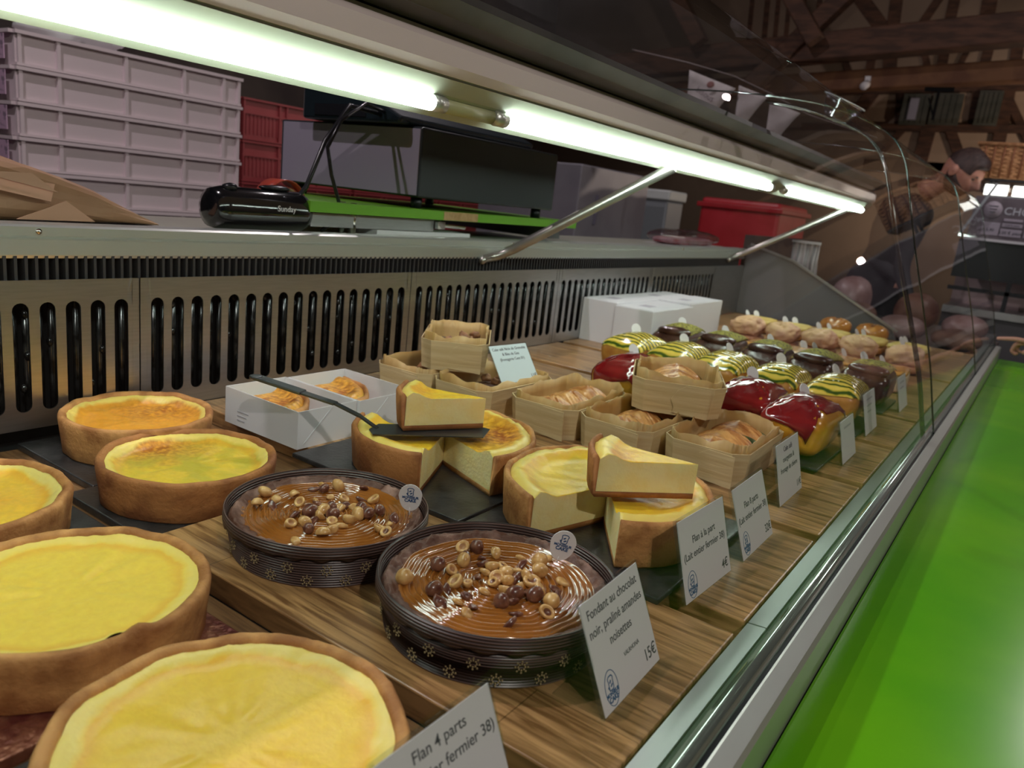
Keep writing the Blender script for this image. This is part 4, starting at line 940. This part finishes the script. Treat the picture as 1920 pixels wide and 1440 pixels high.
obj('foot', bm, BLACKP, till)
scr = thing('touch_screen', 'black tilted till screen lying on top of the cash till', 'screen', (-1.12, 1.13, .456))
bm = bmesh.new(); prism(bm, [(-.24, .0), (.04, .0), (.045, .012), (-.02, .040), (-.22, .095), (-.24, .085)], .0, .46); obj('screen_body', bm, M('screen_black', (.012, .02, .026), rough=.25), scr, False, bevel=.005)
bm = bmesh.new(); box(bm, -.20, -.05, -.002, 0, .008, .03); obj('port_strip', bm, BLACKP, scr, False)
bm = bmesh.new(); tube(bm, smoothp3 if False else [(-1.12, 1.128, .475), (-1.09, 1.05, .478), (-1.07, .975, .44), (-1.06, .938, .39), (-1.06, .950, .345), (-1.062, .972, .30), (-1.065, .965, .262), (-1.075, .945, .2475)], .0035, 8); tag(obj('power_cable', bm, BLACKP), 'looser black cable hanging from the till screen to the counter', 'cable')
bm = bmesh.new(); tube(bm, [(-1.13, 1.128, .47), (-1.10, 1.02, .47), (-1.075, .945, .40), (-1.075, .908, .32), (-1.085, .885, .285), (-1.09, .86, .262), (-1.10, .90, .2475)], .0042, 8); tag(obj('power_cable', bm, BLACKP), 'thicker black cable curving behind the black speaker', 'cable')
# right of the till
t = thing('steel_cabinet', 'brushed steel cabinet standing behind the rear counter', 'cabinet', (-1.60, 2.72, FL))
obj('body', B(-.5, 0, 0, .62, 0, 1.35), M('dull_steel', (.24, .23, .27), (.30, .29, .33), scale=4, rough=.45, metal=.3), t, False, bevel=.005)
obj('handle', B(0, .012, .14, .15, 1.12, 1.24), M('till_side', (.16, .15, .20)), t, False)
t = thing('paper_dispenser', 'grey upright dispenser beside the steel cabinet', 'dispenser', (-1.62, 3.62, FL))
obj('body', B(-.3, 0, 0, .20, 0, 1.26), M('smoke_plastic', (.20, .22, .24), rough=.4), t, False, bevel=.01)
obj('lid', B(-.32, .01, -.01, .21, 1.26, 1.31), M('pale_lid', (.5, .53, .52), rough=.4), t, False, bevel=.008)
t = thing('coffee_machine', 'black machine behind the grey dispenser', 'machine', (-1.99, 3.46, FL))
obj('body', B(-.3, 0, 0, .75, 0, 1.27), BLACKP, t, False, bevel=.02); obj('top_tray', B(-.28, -.02, .05, .7, 1.27, 1.30), STEEL, t, False)
t = thing('red_storage_bin', 'bright red plastic bin behind the far end of the counter', 'bin', (-1.40, 4.75, FL))
obj('bin_body', B(-.5, 0, 0, .62, 0, 1.33), M('red_bin', (.42, .02, .03), (.50, .03, .045), scale=5, rough=.35), t, False, bevel=.02)
obj('bin_rim', B(-.52, .02, -.02, .64, 1.27, 1.30), M('red_rim', (.40, .02, .03), rough=.35), t, False, bevel=.005)
t = thing('plastic_film_pack', 'clear plastic packet lying on the ledge near the red bin', 'packet', (-1.13, 2.72, .243))
obj('film', blob(.07, .24, .028, .8, .6, nu=24, nv=48, nz=.012, fr=26, seed=8, crumple=.015), glassmat('crinkled_film', (.8, .75, .78), .9, .18, .12), t)
obj('red_contents', blob(.055, .20, .014, .6, .5, nu=12, nv=30, nz=.006, fr=26, seed=9), M('red_paper', (.4, .03, .05), (.55, .3, .34), scale=20, rough=.5), t)
board(-1.19, -1.07, 2.50, 2.98, .2421, .2428, PAPER, 'white sheet under the plastic packet', 'paper_sheet', 'paper', bev=0)
# bunting added behind the case in place of its reflection in the glass
BUNT = M('pale_bunting_cloth', (.50, .45, .46), (.44, .39, .40), scale=20, rough=.8)
st = bmesh.new(); tube(st, [(-1.60, 3.0, .98), (-1.35, 3.0, .93), (-1.15, 3.0, .88), (-1.0, 3.0, .82), (-.85, 3.0, .75), (-.6, 3.0, .68)], .002, 6); tag(obj('bunting_cord', st, M('cord', (.25, .2, .2))), 'thin cord carrying the pale pennants', 'cord')
for k, (x, y_, z, s, rz) in enumerate(((-1.23, 2.99, .90, 1.35, .0), (-1.06, 2.985, .845, .8, .0), (-.93, 2.98, .79, .8, .0))):
    t = thing('pennant', ['largest pale pennant with faded red print', 'middle pale pennant on the cord', 'smallest pale pennant at the right'][k], 'pennant', (x, y_, z), rz, 'pennants on the cord')
    bm = bmesh.new(); V = []
    for i in range(9):
        f = i/8; V.append([bm.verts.new(((-.075+.15*g*(1)-.02*f)*s*(1-f*.9)-.05*f*s, .008*math.sin(f*5+g*4)*s, (-.17*f-.05*g)*s)) for g in [q/8 for q in range(9)]])
    for A, Bq in zip(V, V[1:]):
        for j in range(8): bm.faces.new((A[j], A[j+1], Bq[j+1], Bq[j]))
    obj('cloth', bm, BUNT, t, solid=.0012)
    if k == 0:
        bm = bmesh.new(); blob(.016, .002, .012, nu=8, nv=12, loc=(.0, -.012, -.055), bm=bm, flatb=False); blob(.010, .002, .016, nu=8, nv=12, loc=(-.03, -.014, -.13), bm=bm, flatb=False); obj('red_motif', bm, M('faded_red', (.28, .12, .12), rough=.8), t)
        text('lettering', 'bisous', .034, M('faded_grey_ink', (.2, .15, .18), rough=.8), t, (-.02, -.0135, -.10), rot=(PI/2, .5, 0))
# ------------------------------------------------------------------ neighbouring stock seen through the far glass
KRD = M('dark_shelf_goods', (.05, .04, .045), (.10, .07, .06), scale=6, rough=.6)
t = thing('neighbour_case', 'second dark display case standing beyond the grey end panel', 'display case', (0, 0, 0))
obj('case_body', B(-1.0, -.13, 3.12, 4.2, FL, -.06), KRD, t, False); obj('inner_shelf', B(-.98, -.15, 3.12, 4.2, -.06, -.03), STEEL, t, False); obj('back_wall', B(-1.04, -1.0, 3.12, 4.2, FL, .30), KRD, t, False)
def ham(label, x, y, z, a, b, c, mat, seed, name='cured_ham', cat='meat'):
    return tag(obj(name, blob(a, b, c, .9, .8, nu=14, nv=22, nz=.008, fr=20, seed=seed), mat, None, True, (x, y, z)), label, cat)
MEAT = M('brown_cured_meat', (.12, .05, .035), (.20, .10, .07), scale=14, rough=.5); PKM = M('pink_wrapped_meat', (.25, .14, .13), (.34, .22, .22), scale=14, rough=.4)
for i, (x, y_, z, c, m_, lab) in enumerate(((-.62, 3.35, -.029, .06, MEAT, 'brown rounded joint beyond the end panel, leftmost'), (-.44, 3.36, -.029, .045, PKM, 'pink wrapped joint beyond the end panel, near'), (-.24, 3.33, -.029, .035, MEAT, 'small brown joint beyond the end panel by the glass'), (-.72, 3.75, -.029, .10, PKM, 'large pink wrapped joint in the second case'), (-.45, 3.8, -.029, .08, MEAT, 'tall brown joint in the second case'), (-.25, 3.75, -.029, .05, PKM, 'pink joint at the glass end of the second case'))):
    ham(lab, x, y_, z, .085, .12, c, m_, i)
t = thing('hanging_striped_cloth', 'grey striped cloth draped on the far case edge', 'cloth', (-.78, 3.05, .30))
bm = bmesh.new(); V = []
for i in range(13):
    V.append([bm.verts.new((-.05+.1*j/14+.012*i/12, .006*math.sin(j*1.6)+.004*math.sin(i), -.21*i/12*(1-.2*j/14))) for j in range(15)])
for A, Bq in zip(V, V[1:]):
    for j in range(14): bm.faces.new((A[j], A[j+1], Bq[j+1], Bq[j]))
obj('cloth_panel', bm, M('striped_grey_cloth', (.10, .10, .12), (.36, .32, .34), scale=6, rough=.8, stretch=(12, 1, .3), lo=.45, hi=.55), t, solid=.001)
obj('hem', B(-.052, .052, -.008, .008, -.006, .004), M('grey_hem', (.3, .28, .3)), t, False)

# ------------------------------------------------------------------ the stall on the right
s_ = thing('market_stall', 'neighbouring stall with purple-grey price board above a black counter', 'stall', (0, 4.5, 0))
SB = M('mauve_sign_board', (.16, .12, .13), (.24, .19, .2), scale=6, rough=.3)
obj('price_board', B(-.39, 1.1, 0, .03, .40, .60), SB, s_, False)
obj('white_edge', B(-.40, 1.1, -.01, .02, .388, .40), PAPER, s_, False)
obj('black_front', B(-.42, 1.1, .02, .05, .20, .388), BLACKP, s_, False)
obj('lower_panel', B(-.42, 1.1, .30, .32, -.1, .20), M('pale_pink_panel', (.60, .45, .46), (.5, .38, .38), scale=4, rough=.5), s_, False)
obj('steel_shelf', B(-.42, 1.1, -.02, .30, .02, .055), STEEL, s_, False)
obj('base_cabinet', B(-.42, 1.1, 0, .6, FL, .02), M('stall_base', (.08, .08, .085), rough=.4), s_, False)
bm = bmesh.new(); box(bm, -.42, 1.1, 0, .02, .135, .155); box(bm, -.17, -.15, .0, .02, .055, .2); obj('black_bracket', bm, BLACKP, s_, False)
obj('glass_front', B(-.42, 1.1, -.08, -.076, .40, .66), glassmat('stall_glass', (.9, .92, .95), .6, .08), s_, False)
bm = bmesh.new(); bar(bm, (-.42, -.07, .40), (-.31, -.06, .66), .012); obj('glass_edge_post', bm, M('pale_edge', (.6, .62, .6), rough=.3), s_, False)
text('lettering', 'CHOUC', .050, PAPER, s_, (-.258, -.002, .522), align='LEFT', bold=.0006)
bm = bmesh.new(); tube(bm, [(-.305, -.004, .540), (-.305, .0, .540)], .040, 28); obj('round_badge', bm, M('pale_badge', (.62, .52, .56), rough=.5), s_)
bm = bmesh.new()
for q in range(3): box(bm, -.325+.004*q, -.285-.004*q, -.0055, -.0045, .555-.014*q, .559-.014*q)
obj('badge_print', bm, INK, s_, False)
PL = M('pale_badge', (.62, .52, .56))
for x0, z0, ww, hh, tx in ((-.335, .418, .075, .062, '5,90'), (-.252, .463, .085, .018, '3,50 € pièce'), (-.255, .418, .09, .036, '4,50 € pièce'), (-.155, .42, .12, .06, ''), (-.25, .490, .08, .013, '')):
    obj('price_tag', B(x0, x0+ww, -.004, 0, z0, z0+hh), PL, s_, False, bevel=.002); tx and text('price_lettering', tx, min(.02, hh*.7), INK, s_, (x0+ww/2, -.0052, z0+hh*.32))
for x, lab in ((-.315, 'left bright stall lamp box above the price board'), (-.195, 'right bright stall lamp box above the price board')):
    t = thing('stall_lamp', lab, 'lamp', (x, 4.535, .63)); obj('lamp_body', B(-.055, .055, 0, .05, 0, .02), ALU, t, False)
    obj('lit_diffuser', B(-.05, .05, -.004, 0, -.02, .03), M('lit_diffuser', (1, 1, .95), emit=(1, .96, .82), estr=2.2), t, False)
obj('top_rail', B(-.36, 1.1, .02, .06, .60, .61), STEEL, s_, False)
# wicker hamper
WICK = M('wicker_willow', (.36, .17, .07), (.52, .28, .13), scale=40, rough=.6, bump=.6)
hm = thing('wicker_hamper', 'woven wicker hamper standing on top of the right-hand stall', 'basket', (-.42, 4.62, .70))
bm = bmesh.new(); L0, D0, H0 = .62, .36, .155
for lev in range(17):
    z = H0*lev/16; fl = .012*lev/16
    for (p, q, ax) in (((-fl, -fl), (L0+fl, -fl), 0), ((-fl, D0+fl), (L0+fl, D0+fl), 0), ((-fl, -fl), (-fl, D0+fl), 1), ((L0+fl, -fl), (L0+fl, D0+fl), 1)):
        n = 40; pts = []
        for k in range(n+1):
            f = k/n; x = p[0]+(q[0]-p[0])*f; y_ = p[1]+(q[1]-p[1])*f; wv = .004*math.sin(f*n*PI/1.0*.5+lev*PI); pts.append((x+(wv if ax else 0), y_+(0 if ax else wv), z))
        tube(bm, pts, .0048, 5)
obj('woven_wall', bm, WICK, hm)
for k in range(15):
    bm = bmesh.new(); x = L0*(k+.3)/15; tube(bm, [(x, -.007, 0), (x, -.018, H0)], .0045, 6); obj('upright_stake', bm, M('dark_wicker', (.22, .08, .03), rough=.6), hm)
bm = bmesh.new(); tube(bm, [(-.02, -.02, H0+.004), (L0+.02, -.02, H0+.004), (L0+.02, D0+.02, H0+.004), (-.02, D0+.02, H0+.004), (-.02, -.02, H0+.004)], .009, 8); obj('rim', bm, WICK, hm)
obj('base', B(0, L0, 0, D0, -.004, .002), WICK, hm, False)
t = thing('hamper_stand', 'dark frame holding the wicker hamper above the stall', 'stand', (-.40, 4.60, .61))
bm = bmesh.new(); 
for x in (.05, .5): 
    for y_ in (.03, .3): bar(bm, (x, y_+.03, -.0), (x, y_+.03, .082), .02)
obj('frame_leg', bm, BLACKP, t, False); obj('frame_top', B(.0, .6, .02, .38, .074, .084), BLACKP, t, False)
t = thing('stall_backboard', 'dark cabinet supporting the stall lamps and hamper stand', 'cabinet', (-.33, 4.56, 0)); obj('body', B(0, 1.4, .03, .5, .205, .598), BLACKP, t, False); obj('top_board', B(-.03, 1.4, .02, .5, .598, .609), BLACKP, t, False)
# oval clear tray on the glass top
t = thing('clear_bowl', 'clear plastic bowl standing tilted on the curved glass top', 'bowl', (-.478, 1.90, .592)); t.rotation_euler = (0, .38, 0)
bm = revolve([(.0, 0), (.022, 0), (.030, .006), (.040, .026), (.044, .040), (.048, .041)], n=48)
for v in bm.verts: v.co.z += .0008*math.sin(math.atan2(v.co.y, v.co.x)*24) if math.hypot(v.co.x, v.co.y) > .035 else 0
obj('bowl_shell', bm, glassmat('tray_plastic', (.8, .8, .85), .9, .22, .1), t, solid=.001)
bm = bmesh.new(); tube(bm, [(.048*math.cos(a), .048*math.sin(a), .041) for a in [2*PI*k/40 for k in range(41)]], .0012, 6); obj('rolled_rim', bm, M('clear_white_rim', (.6, .6, .62), rough=.2), t)

# ------------------------------------------------------------------ people
SKIN = M('skin', (.52, .25, .18), (.58, .30, .22), scale=20, rough=.5, sss=.3)
HAIR = M('dark_brown_hair', (.035, .02, .018), (.06, .035, .03), scale=80, rough=.6, bump=.6, stretch=(1, 1, .2))
CLOTH = M('dark_shirt', (.03, .03, .035), rough=.8)
def skinned(name, chain, mat, parent, sub=2):
    """chain: dict of joints {key: (pos, radius)} and edges list -> one continuous skinned surface"""
    J, E_ = chain; me = bpy.data.meshes.new(name); keys = list(J); me.from_pydata([J[k][0] for k in keys], [(keys.index(a), keys.index(b)) for a, b in E_], [])
    o = bpy.data.objects.new(name, me); COL.objects.link(o)
    if parent: o.parent = parent
    me.materials.append(mat); o.modifiers.new('k', 'SKIN'); s = o.modifiers.new('s', 'SUBSURF'); s.levels = s.render_levels = sub
    for i, k in enumerate(keys):
        r = J[k][1]; sv = me.skin_vertices[0].data[i]; sv.radius = (r, r) if not isinstance(r, tuple) else r; sv.use_root = (i == 0)
    o.modifiers['k'].use_smooth_shade = True
    return o
# bearded man bending over behind the second case; head turned down to the right
px, py = -.82, 4.85
J = {'pelvis': ((0, 0, .92), (.15, .11)), 'waist': ((.03, -.02, 1.08), (.135, .10)), 'chest': ((.12, -.17, 1.27), (.165, .115)), 'neckb': ((.19, -.26, 1.435), (.07, .065)),
     'shl': ((.0, -.05, 1.40), .06), 'shr': ((.19, -.36, 1.37), .055), 'ell': ((-.02, -.12, 1.08), .045), 'elr': ((.17, -.37, 1.05), .045), 'wrl': ((.18, -.20, .98), .03), 'wrr': ((.26, -.42, .88), .03),
     'hil': ((-.09, 0, .86), .10), 'hir': ((.09, 0, .86), .10), 'knl': ((-.10, .0, .48), .065), 'knr': ((.10, .0, .48), .065), 'anl': ((-.10, .02, .09), .045), 'anr': ((.10, .02, .09), .045), 'tol': ((-.10, -.14, .045), .04), 'tor': ((.10, -.14, .045), .04)}
E_ = [('pelvis', 'waist'), ('waist', 'chest'), ('chest', 'neckb'), ('chest', 'shl'), ('shl', 'ell'), ('ell', 'wrl'), ('chest', 'shr'), ('shr', 'elr'), ('elr', 'wrr'), ('pelvis', 'hil'), ('hil', 'knl'), ('knl', 'anl'), ('anl', 'tol'), ('pelvis', 'hir'), ('hir', 'knr'), ('knr', 'anr'), ('anr', 'tor')]
man = skinned('person', (J, E_), CLOTH, None); man.location = (px, py, FL)
tag(man, 'bearded man with short dark hair bending over behind the case', 'person')
# head: turned to +x and tilted down; local frame: +x is where the face looks
head = bmesh.new(); nu_, nv_ = 40, 56
def headpt(la, lo):
    x, y_, z = math.cos(la)*math.cos(lo), math.cos(la)*math.sin(lo), math.sin(la)
    X = .098*x; Y_ = .076*y_; Z = .118*z
    if z < 0: X *= 1+.10*z*(1 if x < 0 else 0); Y_ *= 1+.28*z; X -= .0
    if x > .3 and z < -.1: X += .010*(-z)*x                                     # jaw
    g = lambda cy, cz, sy, sz: math.exp(-((y_-cy)/sy)**2-((z-cz)/sz)**2) if x > 0 else 0
    X += .026*g(0, -.16, .13, .17)+.010*g(0, .02, .10, .16)                     # nose
    X -= .013*g(.40, .06, .16, .12)+.013*g(-.40, .06, .16, .12)                 # eye sockets
    X += .007*g(.38, .22, .24, .08)+.007*g(-.38, .22, .24, .08)                 # brows
    X += .007*g(0, -.43, .24, .06)-.004*g(0, -.48, .2, .03)+.007*g(0, -.54, .2, .05)+.010*g(0, -.78, .3, .14)   # lips, chin
    return (X, Y_, Z)
V = [[head.verts.new(headpt(-PI/2+PI*i/nu_, 2*PI*j/nv_)) for j in range(nv_)] for i in range(nu_+1)]
for A, Bq in zip(V, V[1:]):
    for j in range(nv_): head.faces.new((A[j], A[(j+1) % nv_], Bq[(j+1) % nv_], Bq[j]))
bmesh.ops.remove_doubles(head, verts=head.verts, dist=1e-6)
tube(head, [(-.03, 0, -.06), (-.045, 0, -.11), (-.06, 0, -.15), (-.075, 0, -.19)], [.05, .050, .052, .056], 20)
for s in (-1, 1): blob(.022, .007, .031, nu=12, nv=14, loc=(-.008, s*.077, -.008), bm=head, flatb=False); blob(.011, .004, .017, nu=8, nv=10, loc=(-.006, s*.083, -.004), bm=head, flatb=False)
HX, HZ = -.478+.5-.5, .715
he = obj('head', head, SKIN, man); he.location = (-.478-px+.0, 4.55-py, .715-FL); he.rotation_euler = (.0, .62, -.32)
hb = blob(.103, .081, .122, nu=26, nv=40, lat0=8, flatb=False, nz=.002, fr=60, seed=4)
for v in hb.verts:
    if v.co.x > .03: v.co.z += .020*min(1, (v.co.x-.03)/.05)*(1 if v.co.z > .05 else 0)
    if v.co.x > .065 and v.co.z < .06: v.co.x = .065+(v.co.x-.065)*.2; 
hair = obj('hair', hb, HAIR, he); 
bm = bmesh.new(); V = []
for i in range(9):
    lo = -1.9+3.8*i/8*1.0; V.append([bm.verts.new(Vector(headpt(math.radians(la), lo))*1.035) for la in (-60, -48, -38, -28, (-20 if abs(lo) > .7 else -28), (-8 if abs(lo) > 1.2 else -29))])
for A, Bq in zip(V, V[1:]):
    for j in range(5): bm.faces.new((A[j], A[j+1], Bq[j+1], Bq[j]))
obj('beard', bm, HAIR, he, solid=.004)
bm = bmesh.new()
for s in (-1, 1): blob(.005, .011, .0055, nu=8, nv=12, loc=(.081, s*.030, .008), bm=bm, flatb=False)
obj('eyes', bm, M('dark_eye', (.05, .03, .02), rough=.2), he)
bm = bmesh.new()
for s in (-1, 1): blob(.004, .016, .0035, nu=6, nv=12, loc=(.090, s*.032, .027), bm=bm, flatb=False)
obj('eyebrows', bm, HAIR, he)
for nm, s in (('wrl', -1), ('wrr', 1)):
    w0 = Vector(J[nm][0]); bm = blob(.028, .045, .014, nu=12, nv=18, flatb=False, loc=(w0.x, w0.y-.05, w0.z-.01))
    for k in range(4):
        x = w0.x-.021+.014*k; tube(bm, [(x, w0.y-.08, w0.z-.01), (x, w0.y-.11, w0.z-.014), (x, w0.y-.135-.006*(k in (1, 2)), w0.z-.028)], [.008, .0075, .006], 8)
    tube(bm, [(w0.x-s*.022, w0.y-.03, w0.z-.01), (w0.x-s*.042, w0.y-.06, w0.z-.012), (w0.x-s*.044, w0.y-.085, w0.z-.018)], [.010, .009, .007], 8)
    obj('hand', bm, SKIN, man)
# pointing hand of a customer at the right edge: index finger touching the glass end
hx, hy, hz = -.1215, 3.30, .036
HS = {'wrist': ((.205, .03, -.010), (.027, .020)), 'palm': ((.150, .015, -.004), (.036, .017)), 'knu': ((.108, .004, .004), (.036, .014)), 'fore': ((.30, .05, .0), (.033, .028)), 'elb': ((.44, .08, .03), (.042, .040)), 'upp': ((.50, .13, .08), .05), 'shou': ((.56, .16, .30), .06)}
p_ = bpy.data.objects.new('person', None); COL.objects.link(p_); p_.location = (hx, hy, hz)
tag(p_, 'customer at the right edge, only a pointing hand showing', 'person')
skinned('arm', (HS, [('wrist', 'palm'), ('palm', 'knu'), ('wrist', 'fore'), ('fore', 'elb'), ('elb', 'upp'), ('upp', 'shou')]), SKIN, p_)
def finger(pts, r): skinned('finger', ({str(i): (p, r*(1-.10*i)) for i, p in enumerate(pts)}, [(str(i), str(i+1)) for i in range(len(pts)-1)]), SKIN, p_)
finger([(.110, -.022, .008), (.068, -.020, .011), (.035, -.012, .006), (.008, -.002, .001)], .0095)
finger([(.108, -.005, .004), (.070, -.004, -.008), (.062, -.004, -.036), (.082, -.004, -.046)], .0092)
finger([(.108, .011, .003), (.072, .011, -.010), (.066, .011, -.038), (.086, .011, -.046)], .0088)
finger([(.110, .026, .001), (.082, .026, -.010), (.076, .026, -.032), (.094, .026, -.038)], .0078)
finger([(.150, -.030, -.006), (.120, -.040, -.020), (.094, -.032, -.034)], .0105)
